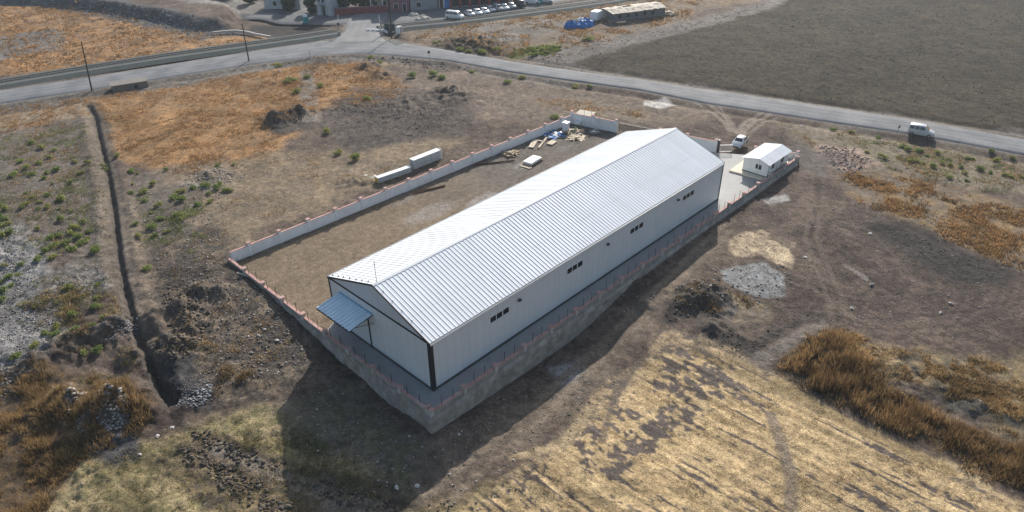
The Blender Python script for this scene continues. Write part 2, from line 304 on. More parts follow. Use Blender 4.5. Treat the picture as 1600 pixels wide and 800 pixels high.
# ---------------------------------------------------------------- ground colours: soils, stubble and grass cover, two banks with shade put in, laid out in world metres
DIRT=(.152,.116,.091); DIRT2=(.080,.060,.049); TAN=(.23,.168,.112); TAN2=(.145,.106,.074); ORANGE=(.35,.20,.09); ORANGE2=(.20,.13,.072)
DARK=(.070,.060,.054); DARK2=(.042,.037,.035); GREYR=(.29,.28,.27); GREYR2=(.14,.132,.125); STRAW=(.47,.355,.205); SOIL=(.125,.105,.092)
FIELD=(.029,.023,.0165); FIELD2=(.054,.044,.027); GREEN=(.13,.15,.045); OLIVE=(.20,.18,.075); REED=(.135,.09,.048); REED2=(.19,.135,.075)
ZONES = [
 # beyond the railway
 ([(10.88,231.97),(37.14,198.67),(44.35,163.26),(50.43,142.68),(49.3,127.37),(14.25,137.3),(-8.06,146.86)], 3, 3, ORANGE, TAN2, .38),
 ([(1.01,187.92),(10.64,180.85),(22.49,180),(22.74,165.67),(18.43,158.08),(4.28,156.96),(-5.09,160.33)], 2, 2, (.16,.145,.135), (.13,.12,.11), .35),
 ([(13.14,242.13),(23.89,229.91),(38.92,203.7),(48.66,173.05),(52.46,150.22),(55.43,136.94),(52.07,127.68),(46.26,134.52),(44.24,147.76),(40.83,163.11),(35.68,184.9),(26.52,214.57),(11.32,233.95)], 2, 3, (.075,.073,.072), (.15,.145,.14), .42),  # dark debris bank, with the shade of its slope put into the colour
 ([(57.47,216.94),(88.86,183.02),(71.05,159.74),(65.14,152.8),(59.27,163.73),(52.62,182.04)], 3, 2, (.27,.255,.235), (.2,.185,.165), .35),
 ([(59.35,142.37),(63.85,140.28),(74.17,124.3),(70.2,117.95),(57.76,123.71),(51.15,126.96)], 1, 1, (.060,.054,.048), (.04,.037,.034), .45),
 ([(48.1,141.55),(55.77,132.69),(58.09,124.25),(48.72,126.29),(38.3,131.72)], 1.5, 1, ORANGE, TAN, .3),
 ([(85.07,108.88),(95.04,102.96),(125.62,93.55),(157.27,82.65),(165.82,68),(143.62,58.78),(113.37,62.03),(94.35,60.65),(86.45,65.4),(79.93,86.26),(78.88,99.28)], 2, 3, (.25,.175,.11), (.15,.125,.1), .5),
 ([(97.18,100.28),(109.89,93.65),(120.26,84.31),(129.72,74.15),(114.74,75.36),(100.06,77.73),(93.95,82.89)], 3, 3, (.20,.175,.15), (.15,.13,.11), .4),
 ([(82.55,96.76),(90.64,88.59),(92.83,77.45),(89.83,68.46),(83.67,77.03),(79.64,88.23)], 2, 2, (.105,.08,.065), (.16,.12,.075), .4),
 ([(93.3,89.03),(99.45,83.73),(98.47,79.51),(93.38,80.13),(91.37,85.91)], 1.5, 2, (.42,.40,.37), (.2,.17,.14), .5),
 ([(89.8,74.58),(101.77,70.84),(97.74,64.43),(90.3,64.92),(84.42,71.51)], 2, 2, (.15,.17,.05), (.2,.16,.08), .4),
 ([(159.5,86.53),(209.92,58.55),(176.28,52.89),(156.18,62.28),(142.58,66.23)], 4, 3, (.17,.14,.115), (.23,.165,.1), .4),
 # ploughed field
 ([(85.62,68.59),(100.38,67.63),(142.4,58.03),(174.32,53.91),(207.27,61.69),(322.51,-20.99),(115.75,-43.79),(110.18,-26.87),(105.67,-7.49),(100.24,14.89),(92.9,40.16),(88.3,53.84)], 2, 2, (.135,.12,.105), (.19,.17,.15), .35),
 ([(90.54,57.5),(103.18,57.26),(140.98,51.4),(174.46,49.01),(209.92,58.55),(322.51,-20.99),(118.87,-43.44),(112.75,-26.31),(108.35,-6.57),(102.4,15.96),(95.33,41.85)], 2, 2.5, FIELD, FIELD2, .45, .6),
 # left fields
 ([(-10.55,126.29),(9.7,117.07),(31.6,108.71),(51.34,102.15),(60.86,93.36),(56.4,69.99),(46.13,67.33),(40.28,71.74),(32.69,71.1),(26.53,66.67),(20.03,63.18),(14.82,62.29),(5.98,64.12),(2.45,72.37),(0.36,79.89),(3.88,93.16),(6.08,103.68),(-9.66,105.04),(-15.45,105.4)], 2, 3, ORANGE, ORANGE2, .42),
 ([(-10.55,126.29),(9.4,116.24),(6.27,101.03),(3.2,101.99),(-2.46,108.28),(-9.66,105.04),(-14.68,108.69)], 2, 2, TAN, (.3,.24,.17), .4),
 ([(-14.28,110.4),(-8.75,108.44),(-0.84,106.46),(4.63,102.82),(2.07,92.13),(-4.67,68.75),(-11.06,49.4),(-17.56,54.31),(-22.52,57.73),(-26.27,59.7)], 2, 2.5, (.185,.155,.135), (.115,.095,.075), .42),
 ([(-0.37,74.13),(6.36,69.42),(11.26,68.3),(17.49,60.9),(9.75,53.21),(4.1,50.25),(-1.61,48.26),(-7.28,47.46),(-8.59,51.43)], 2, 2, (.19,.158,.132), (.115,.098,.078), .42),
 ([(-23.29,71.66),(-17.4,67.37),(-17.84,54.63),(-21.37,46.57),(-21.03,37.7),(-25.92,33.07),(-30.1,30.94),(-32.96,32.68)], 1.5, 2.5, GREYR, GREYR2, .42),
 ([(-19.6,50.28),(-15.05,52.59),(-13.12,46.11),(-13.69,41.76),(-18.37,43.14),(-22.5,39.32),(-22.72,42.77)], 1.5, 2, (.24,.225,.21), (.15,.125,.1), .5),
 ([(6.27,68.06),(10.33,66.46),(12.81,59.7),(10.87,56.78),(7.06,55.93),(3.91,59.76),(3.74,64.15)], 1, 1.5, (.38,.37,.36), (.2,.18,.16), .42),
 ([(-8.26,43.22),(-5.74,42.22),(-6.36,39.6),(-8.39,40.71)], .6, .8, (.36,.35,.34), (.25,.22,.19), .3),
 ([(2.8,102.43),(7.33,102.33),(0.71,80.25),(-8.59,51.43),(-14.89,31.01),(-16.93,29.76),(-15,39.44),(-12.2,50.63),(-6.11,70.4),(-0.79,89.21)], 1.2, 1, (.225,.18,.135), (.15,.125,.1), .42),
 ([(-2.98,66.77),(-3.79,58.64),(-9.3,42.75),(-11.36,35.53),(-14.16,30.19),(-14.33,33.37),(-10.91,44.72)], 1.2, 1, (.21,.165,.12), (.14,.115,.09), .45),
 ([(2.72,70.59),(19.02,63.5),(30.76,54.59),(44.32,46.91),(43.7,42.96),(20.19,40.07),(7.51,40.44),(0.37,39.56),(-1.97,39.27),(-0.53,52.5),(5.71,57.28),(2.53,65.49)], 2.5, 3, (.235,.18,.12), (.17,.135,.1), .36),
 ([(-8.8,46.86),(1.47,48.87),(0.2,38.86),(-2.31,36.06),(-2.23,27.04),(-2.86,15.1),(-7.34,12.48),(-11.87,13.57),(-17.07,16.72),(-15.45,25.51),(-12.43,34.82)], 2, 2, (.20,.155,.11), (.072,.062,.055), .5),
 ([(34.97,74.58),(48.59,79.02),(57.48,71.28),(56.14,56.28),(53.8,46.9),(44.71,47.34),(38.65,50.55),(30.12,53.72),(28.85,61.26)], 2.5, 3.5, DARK, (.125,.10,.082), .40),
 ([(28.5,82.08),(34.17,81.15),(35.03,72.52),(30.55,67.8),(24.89,69.21),(24.54,74.03)], 1.5, 1.5, DARK, (.13,.105,.085), .42),
 ([(66.3,88.61),(74.79,68.06),(78.31,52.6),(84.33,34.2),(89.59,17.38),(74.7,19.26),(69.98,29.86),(64.3,37.35),(53.8,46.9),(58.13,62.16),(58.22,74.25)], 2, 3, (.125,.102,.087), (.20,.155,.115), .42),
 ([(68.65,50.99),(75.69,43.57),(78.26,29.98),(75.68,22.59),(69.33,32.3),(65.66,43.26)], 2, 2.5, (.245,.19,.13), (.16,.13,.105), .42),
 ([(49.05,101.17),(51.45,99.21),(33.15,69.69),(30.32,71.63)], 1.2, 1, (.22,.19,.16), (.16,.14,.12), .35),
 ([(63.48,99.39),(69,96.81),(69.27,87.64),(59.93,85.13),(57.18,94.37)], 1.5, 2, (.11,.10,.09), (.2,.15,.09), .45),
 ([(83.4,32.34),(86.97,29.93),(84.98,25.75),(80.46,27.13),(80.39,30.72)], .6, .8, (.46,.44,.41), (.3,.27,.24), .3),
 ([(-9.6,130.3),(-4.39,124.67),(9.39,119.7),(24.73,115.29),(42.83,109.73),(52.99,104.71),(62.85,98.53),(67.86,90.56),(73.19,78.81),(76.83,62.27),(81.19,48.05),(78.55,45.9),(74.07,59.65),(70.65,76),(63.35,89.53),(50.02,100.1),(40.2,105.07),(22.14,109.48),(7.09,113.13),(-6.49,116.9),(-12.18,119.43)], 1, 1.5, (.10,.09,.08), (.19,.165,.14), .45),
 # right side
 ([(89.75,10.95),(96.55,-10.6),(100.5,-29),(101.77,-35.71),(91.42,-37.63),(87.55,-31.93),(83.48,-20.77),(79.46,-9.65),(81.39,-2.55)], 2, 2.5, (.225,.18,.145), (.19,.165,.11), .42),
 ([(73.62,-8.98),(80.18,-10.39),(83.47,-21.69),(84.69,-32.56),(86.97,-38.41),(68,-41.7),(64.84,-36.91),(64.58,-29.69),(68.22,-22.14),(68.38,-14.07)], 2, 3, (.25,.17,.085), (.17,.14,.112), .45),
 ([(84.5,-1.15),(87.62,-7.49),(83.85,-12.01),(76.32,-10.88),(76.66,-6.69)], 1.5, 2, (.22,.17,.14), (.34,.25,.2), .4),
 ([(51.58,-2.75),(67.22,-1.68),(74.47,-3.72),(72.27,-9.57),(67.43,-14.45),(67.3,-22.44),(64.08,-29.83),(64.42,-36.66),(49.66,-40.94),(41.55,-35.03),(38.18,-29.62),(36.24,-24.1),(32.54,-19.15),(38.46,-13.62),(48.85,-14.42),(53.91,-9.27)], 2, 2.5, (.140,.105,.084), (.072,.054,.045), .47, .55),
 ([(62.82,-17.6),(67.3,-22.44),(66.1,-29.26),(64.73,-35.53),(59.93,-36.12),(56.74,-31.2),(58.37,-23.81)], 2, 2, (.036,.032,.030), (.065,.055,.05), .4),
 ([(76.99,5.54),(83.11,0.47),(81.11,-6.94),(72.65,-8.41),(72.58,-4.37),(73.68,-2.81)], 2, 2, (.15,.125,.108), (.11,.095,.085), .4),
 ([(49.74,-3.58),(50.17,-10.21),(42.34,-9.78),(31.62,-8.08),(21.54,-9.66),(12.45,-9.69),(4.63,-10.43),(-1.96,-9.27),(-9.85,-7.97),(-14.32,-6.81),(-14.32,-3.18),(-8.84,-3.17),(1.95,-5.33),(12.2,-6.47),(27.73,-5.28)], 2, 2, (.195,.155,.115), (.14,.112,.09), .42),
 ([(46.95,-6.29),(50.35,-6.83),(52.38,-8.16),(51.92,-13.24),(49.54,-13.39),(45.95,-15.61),(45.83,-13.71),(46.13,-11.37),(43.43,-9.18),(43.63,-7.78)], .35, .8, (.56,.44,.295), (.22,.17,.125), .32),
 ([(39.29,-8.78),(41.94,-10),(44.85,-12.2),(43.46,-15.45),(39.92,-17.98),(38.08,-16.31),(37.28,-13.42),(37.38,-10.6)], .35, .7, (.27,.272,.268), (.17,.165,.155), .33),
 ([(60.38,-3.68),(64.32,-6.19),(62.67,-7.55),(58.68,-5.93)], .6, .8, (.37,.36,.34), (.2,.18,.16), .42),
 ([(34.61,-11.52),(37.26,-15.92),(36.33,-18.4),(32.15,-17.82),(31.38,-14.26)], 1, 1.2, (.15,.135,.12), (.22,.165,.10), .4),
 ([(30.64,-8.71),(34.02,-7.91),(36.09,-9.77),(36.47,-12.34),(34.15,-12.66),(31.12,-11.04),(26.71,-10.41),(26.2,-8.86)], .6, 1, (.045,.039,.036), (.10,.08,.06), .3),
 ([(30.09,-11.25),(31.51,-12.69),(30.45,-16.38),(29.36,-18.51),(34.02,-19.17),(37.7,-20.45),(40.42,-22.13),(39.39,-22.73),(34.79,-21.07),(29.42,-19.99),(26.68,-19.2),(26.65,-16.78),(28.19,-13.25)], .6, .8, (.048,.042,.039), (.10,.085,.07), .3),  # dark soil band, with the bank edge's shadow put into its colour
 ([(39.62,-22.63),(34.59,-21.16),(29.42,-20.14),(26.34,-19.39),(24.32,-19.77),(27.6,-22.03),(32.61,-22.47),(38.13,-24.01)], .6, .8, (.17,.145,.125), (.11,.095,.08), .35),
 # stubble
 ([(24.89,-10.42),(25.69,-13.95),(27.48,-18),(26.79,-23.16),(26.2,-31.02),(27.01,-39.42),(26.62,-46.49),(22.18,-50.81),(-18.38,-7.3),(-9.85,-7.97),(-7.28,-9.97),(-1.95,-10.89),(3.09,-11.78),(7.58,-11.15),(13.76,-11.15),(19.89,-10.82)], 1.2, 1.5, STRAW, SOIL, .32, .9),
 ([(24.89,-10.42),(25.69,-13.95),(27.11,-18.21),(23.59,-20.92),(12.68,-20.23),(6.05,-17.68),(1.24,-12.63),(3.8,-11.95),(10.67,-11.9),(19.89,-10.82)], 2, 2, (.44,.33,.2), (.105,.088,.078), .53, .25),
 ([(-9.85,-7.97),(-2.89,-10.21),(1.97,-16.52),(7.28,-26.14),(2.04,-29.24),(-18.38,-7.3)], 2, 2, (.36,.27,.15), (.2,.17,.08), .42, .3),
 # reed bank, lower right
 ([(27.74,-22.18),(33.57,-22.75),(37.69,-24.2),(37.88,-27.34),(33.58,-30.67),(32.34,-35.52),(32.68,-38.91),(32.89,-42.12),(34.81,-47.77),(26.17,-49.28),(27.65,-45.34),(27.83,-39.18),(27.02,-30.69)], 1, 1.5, REED, (.07,.058,.045), .45),
 ([(37.88,-27.34),(42.9,-35.89),(52.16,-44.56),(34.81,-47.77),(32.89,-42.12),(34.46,-38.4),(34.09,-34.94),(33.58,-30.67)], 1.5, 2.5, (.25,.185,.10), (.115,.095,.07), .48),
 ([(33.47,-34.53),(37.37,-37.52),(37.38,-42.37),(36.01,-43.5),(33.76,-39.73)], 1, 1.5, (.075,.07,.062), (.12,.11,.095), .35),
 # lower left
 ([(-31.45,38.67),(-25.25,35.08),(-21.81,28.42),(-19.54,20.45),(-20.18,17.68),(-23.79,17.18),(-28.29,17.44),(-32.61,11.94),(-38.36,17.82)], 1.5, 2, (.20,.12,.055), (.085,.065,.045), .46),
 ([(-32.61,11.94),(-28.29,17.44),(-23.95,16.81),(-18.06,16.08),(-12.74,12.1),(-9.94,8.51),(-7.96,-2.05),(-10.18,-6.66),(-14.67,-7.29)], 1.5, 2, (.36,.285,.165), (.19,.165,.08), .42),
 ([(-20.15,14.45),(-17.64,11.84),(-14.12,2.06),(-9.43,-7.46),(-11.84,-10.38),(-13.96,-6.32),(-17.6,3.7),(-20.42,12.59)], 1, 1, (.22,.185,.15), (.16,.13,.105), .4),
 ([(-18.89,13.17),(-16.46,11.58),(-13.34,3.26),(-9.05,-3.44),(-8.68,-8.26),(-10.53,-5.33),(-15.1,2.59)], 1, 1.5, (.13,.11,.07), (.06,.052,.046), .52),
 ([(-22.22,13.9),(-18.74,9.71),(-16.23,1.78),(-14.68,-3.71),(-18.92,-2.59),(-21.43,4.34)], 1, 1.5, (.22,.17,.09), (.06,.052,.046), .48),
 ([(-17.97,15.23),(-16.86,12.06),(-14.52,5.63),(-13.81,2.95),(-14.75,2.53),(-16.61,5.42),(-18.3,10.57),(-19.11,14.26)], .7, 1.1, (.080,.064,.052), (.24,.18,.10), .38),
 ([(-20.01,14.1),(-18.3,10.57),(-16.97,4.8),(-15.9,-0.73),(-17.51,-0.33),(-19.36,2.74),(-19.93,7.33),(-20.61,11.93)], .8, 1.3, (.085,.068,.055), (.27,.205,.115), .45),
 ([(-14.82,4.09),(-11.17,-2.52),(-9.06,-7.86),(-10.35,-8.57),(-13.39,-3.73),(-15.86,2.39)], .8, 1.2, (.07,.058,.048), (.15,.125,.08), .4),
 ([(-11,10.27),(-3.49,7.95),(-4.13,-2.95),(-8.13,-5.88),(-9.99,-0.92),(-12.36,4.75)], 2, 2, (.15,.125,.1), (.12,.115,.065), .42),
 ([(-24.46,24.55),(-22.38,23.54),(-21.68,19.23),(-23.08,15.33),(-24.95,15.82),(-25.56,20.13)], 1, 1.2, (.16,.155,.155), (.06,.06,.065), .5),
 ([(-16.46,29.21),(-12.21,26.57),(-15.04,19.34),(-15.76,15.35),(-18.38,18.06),(-18.16,22.83)], 1.2, 1.2, (.085,.08,.078), (.05,.048,.048), .45),
 ([(12.64,-4.49),(15.4,-6.05),(13.53,-7.99),(10.62,-6.93)], .8, 1, (.33,.33,.33), (.2,.18,.16), .45),
]
TRACKS = [ ([(43.33,-20.63),(46.44,-24.4),(50.39,-27.82),(54.28,-31.24)], .16, (.155,.12,.099)), ([(43.77,-22.4),(47.05,-25.99),(51.08,-29.34),(54.66,-32.82)], .16, (.08,.062,.052)), ([(43.85,-23.75),(46.2,-28.41),(49.38,-32.67),(54.61,-36.3)], .16, (.08,.062,.052)), ([(40.33,-21.71),(42.31,-26.15),(45.15,-30.1),(50.52,-33.28)], .16, (.155,.12,.099)), ([(40.11,-22.8),(43.09,-26.58),(46.87,-30.02),(50.9,-33.37)], .16, (.08,.062,.052)), ([(40.82,-24.75),(42.93,-29.6),(45.75,-34),(51.57,-37.59)], .16, (.08,.062,.052)), ([(39.19,-24.45),(42.22,-28.53),(46.16,-32.23),(50.38,-35.84)], .16, (.08,.062,.052)), ([(37.14,-23.63),(40.21,-27.64),(44.32,-31.26),(48.48,-34.86)], .16, (.155,.12,.099)), ([(37.23,-24.97),(38.85,-29.25),(41.34,-33.11),(46.72,-36.11)], .16, (.155,.12,.099)), ([(44.32,-31.59),(48.45,-32.68),(53.1,-32.65)], .16, (.155,.12,.099)), ([(45.54,-32.42),(49.78,-33.5),(54.58,-33.47)], .16, (.155,.12,.099)), ([(46.76,-33.25),(51.09,-34.33),(56.09,-34.28)], .16, (.08,.062,.052)), ([(47.97,-34.09),(52.4,-35.16),(57.65,-35.11)], .16, (.155,.12,.099)), ([(49.16,-34.93),(53.73,-36),(59.25,-35.94)], .16, (.08,.062,.052)), ([(50.33,-35.78),(55.08,-36.84),(60.88,-36.78)], .16, (.08,.062,.052)), ([(51.51,-36.64),(56.46,-37.69),(62.54,-37.63)], .16, (.08,.062,.052)), ([(52.7,-37.5),(57.86,-38.54),(64.21,-38.49)], .16, (.155,.12,.099)),
 ([(74.01,-3.19),(67.13,-8.08),(58.8,-10.69),(51.81,-10.77),(49.93,-15.64),(46.66,-20.38)], 1.3, (.155,.118,.094)), ([(74.69,-7.52),(64.65,-11.39),(55.32,-14.53),(47.97,-19.82),(41.09,-25.01)], .45, (.165,.128,.103)), ([(74.15,-5.73),(63.58,-10.24),(53.54,-13.82),(45.83,-19.53),(39.46,-23.45)], .45, (.165,.128,.103)), ([(49.51,-3.9),(39.81,-4.77),(31.31,-5.56),(21.59,-6.15),(12.2,-6.47),(1.67,-7.34),(-8.25,-7.75)], .6, (.24,.19,.14)), ([(48.88,-5.41),(39.72,-6.23),(31.35,-6.91),(22.58,-7.62),(12.91,-8.05),(3.4,-9.07),(-6.96,-9.63)], .6, (.235,.185,.138)),
 # wheel tracks and worn lines: points, width, colour
 ([(88.06,24.09),(86.32,19.59),(82.79,14.91),(79.88,11.98)], .5, (.27,.22,.18)),([(90.03,23.14),(86.67,17.36),(80.37,11.5)], .5, (.29,.24,.195)),
 ([(90.44,20.58),(85.06,14.88),(79.98,10.78)], .4, (.26,.21,.175)),([(92.09,10.22),(87.31,10.95),(81.63,10.19),(77.14,8.48)], .5, (.31,.26,.215)),([(91.62,11.89),(85.7,12),(80.14,10.62)], .45, (.31,.26,.215)),
 ([(91.59,8.72),(87.76,9.31),(82.33,8.96)], .4, (.25,.21,.175)),
 ([(51.21,-20.25),(50.26,-23.12)], .5, (.25,.215,.185)),([(-17.6,10.67),(-15.73,4.72),(-13.37,-1.81),(-10.47,-8.72)], .9, (.29,.245,.2)),
 ([(10.24,-11.43),(7.47,-12.04),(5.23,-12.31),(3.15,-11.73),(0.41,-10.22)], .6, (.46,.35,.21)),([(19.89,-10.82),(13.42,-12.21),(7.7,-14.96)], .5, (.12,.1,.085)),
 ([(21.56,-25.11),(19.07,-27.31),(16.04,-29.67),(12.81,-31.24)], .8, (.2,.17,.145)),([(25.99,-23.57),(25.47,-31.31),(25.97,-39.71)], .8, (.36,.26,.13)),
 ([(48.79,100.76),(39.16,83.75),(31.5,71.37)], .9, (.22,.19,.16)),
]
_s0, _s1 = (25.42,-26.9), (25.93,-43.79)
STUBBLE_DIR = math.atan2(_s1[1]-_s0[1], _s1[0]-_s0[0])
STUB = [(24.89,-10.42),(25.69,-13.95),(27.48,-18),(26.79,-23.16),(26.2,-31.02),(27.01,-39.42),(26.62,-46.49),(22.18,-50.81),(-14.34,-11.85),(-10.1,-8.27),(-7.41,-10.12),(-2.11,-11.04),(2.92,-11.94),(7.45,-11.26),(13.61,-11.27),(19.72,-10.94)]
BLOTCH = [(23.72,-11.53),(25.04,-17.09),(21.9,-20.4),(11.2,-19.77),(5.46,-18.12),(1.76,-13.72),(-1.93,-12.44),(-4.75,-10.49),(-1.3,-11.05),(3.5,-12.21),(8.34,-11.33),(14.58,-11.36),(20.3,-11.36)]
def straw(x, y):
    """1 where straw still covers the soil, 0 where the drill rows or bare patches show"""
    c, s = math.cos(STUBBLE_DIR), math.sin(STUBBLE_DIR); t = x*c+y*s; q = -x*s+y*c
    bl = 1-sstep(-1.5, 2.5, sdist(x, y, BLOTCH))
    rows = 1.05*fbm(t/6., q/.34, 21, 2)+.42*fbm(x/.4, y/.4, 22, 3)+.25*fbm(x/6., y/6., 25, 3)
    pat = .75*fbm(x/2.6, y/2.6, 23, 5)+.6*fbm(t/1.5, q/.5, 24, 4)+.75*fbm(x/.45, y/.45, 26, 3)
    return sstep(-.06, .04, (rows+.33)*(1-bl)+(pat-.06)*bl)
def paint(x, y):
    n = len(x); A = np.empty((n, 4)); B = np.empty((n, 4)); A[:, :3] = DIRT; A[:, 3] = .4; B[:, :3] = DIRT2; B[:, 3] = 0
    n1 = fbm(x/5., y/5., 40, 4); n2 = fbm(x/9., y/9., 77, 3)
    for zone in ZONES:
        poly, fe, amp, ca, cb, cov = zone[:6]; stk = zone[6] if len(zone) > 6 else 0
        px = [p[0] for p in poly]; py = [p[1] for p in poly]; mg = fe+amp+.5
        k = np.where((x > min(px)-mg) & (x < max(px)+mg) & (y > min(py)-mg) & (y < max(py)+mg))[0]
        if not len(k): continue
        d = sdist(x[k], y[k], poly)+amp*1.1*n1[k]
        m = (1-sstep(-fe*.7, fe*.7, d))[:, None]
        A[k, :3] = A[k, :3]*(1-m)+np.array(ca)*m; B[k, :3] = B[k, :3]*(1-m)+np.array(cb)*m
        cv = np.clip(cov+.22*n2[k], .03, .97)[:, None]
        A[k, 3:] = A[k, 3:]*(1-m)+cv*m; B[k, 3:] = B[k, 3:]*(1-m)+stk*m
    pm = np.clip(sstep(-.02, .16, fbm(x/1.9, y/1.9, 91, 5))*.55+sstep(.08, .22, fbm(x/.55, y/.55, 92, 3))*.5, 0, .9)[:, None]; A[:, :3] = A[:, :3]*(1-pm)+B[:, :3]*pm
    tone = ((1+.30*fbm(x/7., y/7., 55, 4))*(1+.34*fbm(x/.42, y/.42, 56, 3)))[:, None]; A[:, :3] *= tone; B[:, :3] *= tone
    k = np.where(inside(x, y, STUB))[0]
    if len(k):
        s = straw(x[k], y[k])[:, None]; e = sstep(0, 2.2, -sdist(x[k], y[k], STUB)+1.2*n1[k])[:, None]; cs, sn = math.cos(STUBBLE_DIR), math.sin(STUBBLE_DIR); tt = x[k]*cs+y[k]*sn; qq = -x[k]*sn+y[k]*cs; v = ((1+.2*fbm(x[k]/.7, y[k]/.7, 66, 3))*(1+.62*fbm(tt/16., (qq+.6*fbm(tt/25., qq/25., 8, 2))/.45, 67, 2)))[:, None]
        A[k, :3] = A[k, :3]*(1-e)+(np.array((.52,.385,.215))*s+np.array((.125,.102,.088))*(1-s))*v*e; B[k, :3] = B[k, :3]*(1-e)+(np.array((.34,.24,.13))*s+np.array((.15,.12,.095))*(1-s))*v*e
        A[k, 3] = .38; B[k, 3] = .8
    for pts, wd, c in TRACKS:
        px = [p[0] for p in pts]; py = [p[1] for p in pts]
        k = np.where((x > min(px)-2) & (x < max(px)+2) & (y > min(py)-2) & (y < max(py)+2))[0]
        if not len(k): continue
        m = (1-sstep(wd*.5, wd*1.1, seg_dist(x[k], y[k], pts)+.25*n1[k]))[:, None]*.75
        A[k, :3] = A[k, :3]*(1-m)+np.array(c)*m; B[k, :3] = B[k, :3]*(1-m*.7)+np.array(c)*.85*m*.7
    # bare worked soil on heaps and in the ditch
    for (cx, cy), r, h in MOUNDS[:29]:
        k = np.where((np.abs(x-cx) < 1.6*r) & (np.abs(y-cy) < 1.6*r))[0]
        if len(k):
            m = (1-sstep(.45, 1.0, np.hypot(x[k]-cx, y[k]-cy)/r+.35*n1[k]))[:, None]*.6
            A[k, :3] = A[k, :3]*(1-m)+np.array((.12,.098,.08))*m; B[k, :3] = B[k, :3]*(1-m)+np.array((.17,.135,.105))*m
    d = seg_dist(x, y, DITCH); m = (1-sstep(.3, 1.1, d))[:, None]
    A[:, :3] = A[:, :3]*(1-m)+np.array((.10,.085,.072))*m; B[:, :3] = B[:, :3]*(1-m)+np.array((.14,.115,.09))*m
    d = np.minimum(sdist(x, y, ROAD), sdist(x, y, LANE)); m = (1-sstep(.4, 1.6, d+.7*n1))[:, None]*.8   # gravelly verge
    A[:, :3] = A[:, :3]*(1-m)+np.array((.20,.185,.165))*m; B[:, :3] = B[:, :3]*(1-m)+np.array((.15,.14,.125))*m
    return np.clip(A, 0, 1), np.clip(B, 0, 1)
def axis_steps(lo, hi, s0, s_hi, growth_lo, growth_hi, start, end):
    """coordinates from start to end: fine between lo and hi (step s0 growing to s_hi), coarse outside"""
    a = [lo]; s = s0
    while a[-1] < hi: s = s0+(s_hi-s0)*(a[-1]-lo)/(hi-lo); a.append(a[-1]+s)
    while a[-1] < end: s *= growth_hi; a.append(a[-1]+s)
    b = [lo]; s = s0
    while b[-1] > start: s *= growth_lo; b.append(b[-1]-s)
    return np.array(b[:0:-1]+a)
def build_ground():
    u = axis_steps(36, 320, .13, .95, 1.5, 1.25, -400, 4500)
    v1 = axis_steps(0, 62, .17, .21, 1.4, 1.011, 0, 215); v1 = v1[v1 >= 0]
    s = v1[-1]-v1[-2]; ext = [v1[-1]]
    while ext[-1] < 4000: s *= 1.3; ext.append(ext[-1]+s)
    v1 = np.concatenate([v1, ext[1:]]); v = np.concatenate([-v1[:0:-1], v1])
    U, V = np.meshgrid(u, v, indexing='ij'); c, sn = math.cos(.7644), math.sin(.7644)
    X = (-32.1+U*c+V*sn).ravel(); Y = (-41.7+U*sn-V*c).ravel()
    Z = ground_h(X, Y); A, B = paint(X, Y)
    nu, nv = len(u), len(v); i = np.arange(nu*nv).reshape(nu, nv)
    q = np.stack([i[:-1, :-1], i[1:, :-1], i[1:, 1:], i[:-1, 1:]], -1).reshape(-1, 4)[:, ::-1]
    me = raw_mesh('ground', np.stack([X, Y, Z], 1), q.ravel(), 4)
    set_attr(me, 'colA', A); set_attr(me, 'colB', B); me.polygons.foreach_set('use_smooth', np.ones(len(q), bool))
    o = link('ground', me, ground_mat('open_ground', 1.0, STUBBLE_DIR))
    tag(o, 'uneven open ground of bare soil, dry grass, rubble and straw stubble', 'ground', kind='structure')
build_ground()

# yard surface inside the boundary wall
def yard_paint(x, y):
    n = len(x); A = np.empty((n, 4)); B = np.empty((n, 4)); A[:, :3] = (.225,.172,.118); B[:, :3] = (.175,.135,.097); A[:, 3] = .42; B[:, 3] = .25
    n1 = fbm(x/4., y/4., 3, 4)
    m = sstep(22, 42, x+6*n1)[:, None]; A[:, :3] = A[:, :3]*(1-m)+np.array((.175,.15,.125))*m; B[:, :3] = B[:, :3]*(1-m)+np.array((.13,.112,.097))*m
    for (cx, cy, rx, ry, c) in ((25,28,5,2.2,(.30,.265,.235)),(32,25,4,1.8,(.33,.30,.275)),(17.5,21.5,4,1.2,(.27,.235,.20)),(45,29,4,1.6,(.30,.275,.25)),(24,33.4,3,1,(.25,.22,.19)),(55,28.5,3,1.3,(.25,.225,.2))):
        m = (1-sstep(.5, 1.1, np.hypot((x-cx)/rx, (y-cy)/ry)+.6*n1))[:, None]*.9
        A[:, :3] = A[:, :3]*(1-m)+np.array(c)*m
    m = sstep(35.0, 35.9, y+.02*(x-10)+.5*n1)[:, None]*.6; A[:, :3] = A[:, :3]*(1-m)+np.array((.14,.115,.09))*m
    return A, B
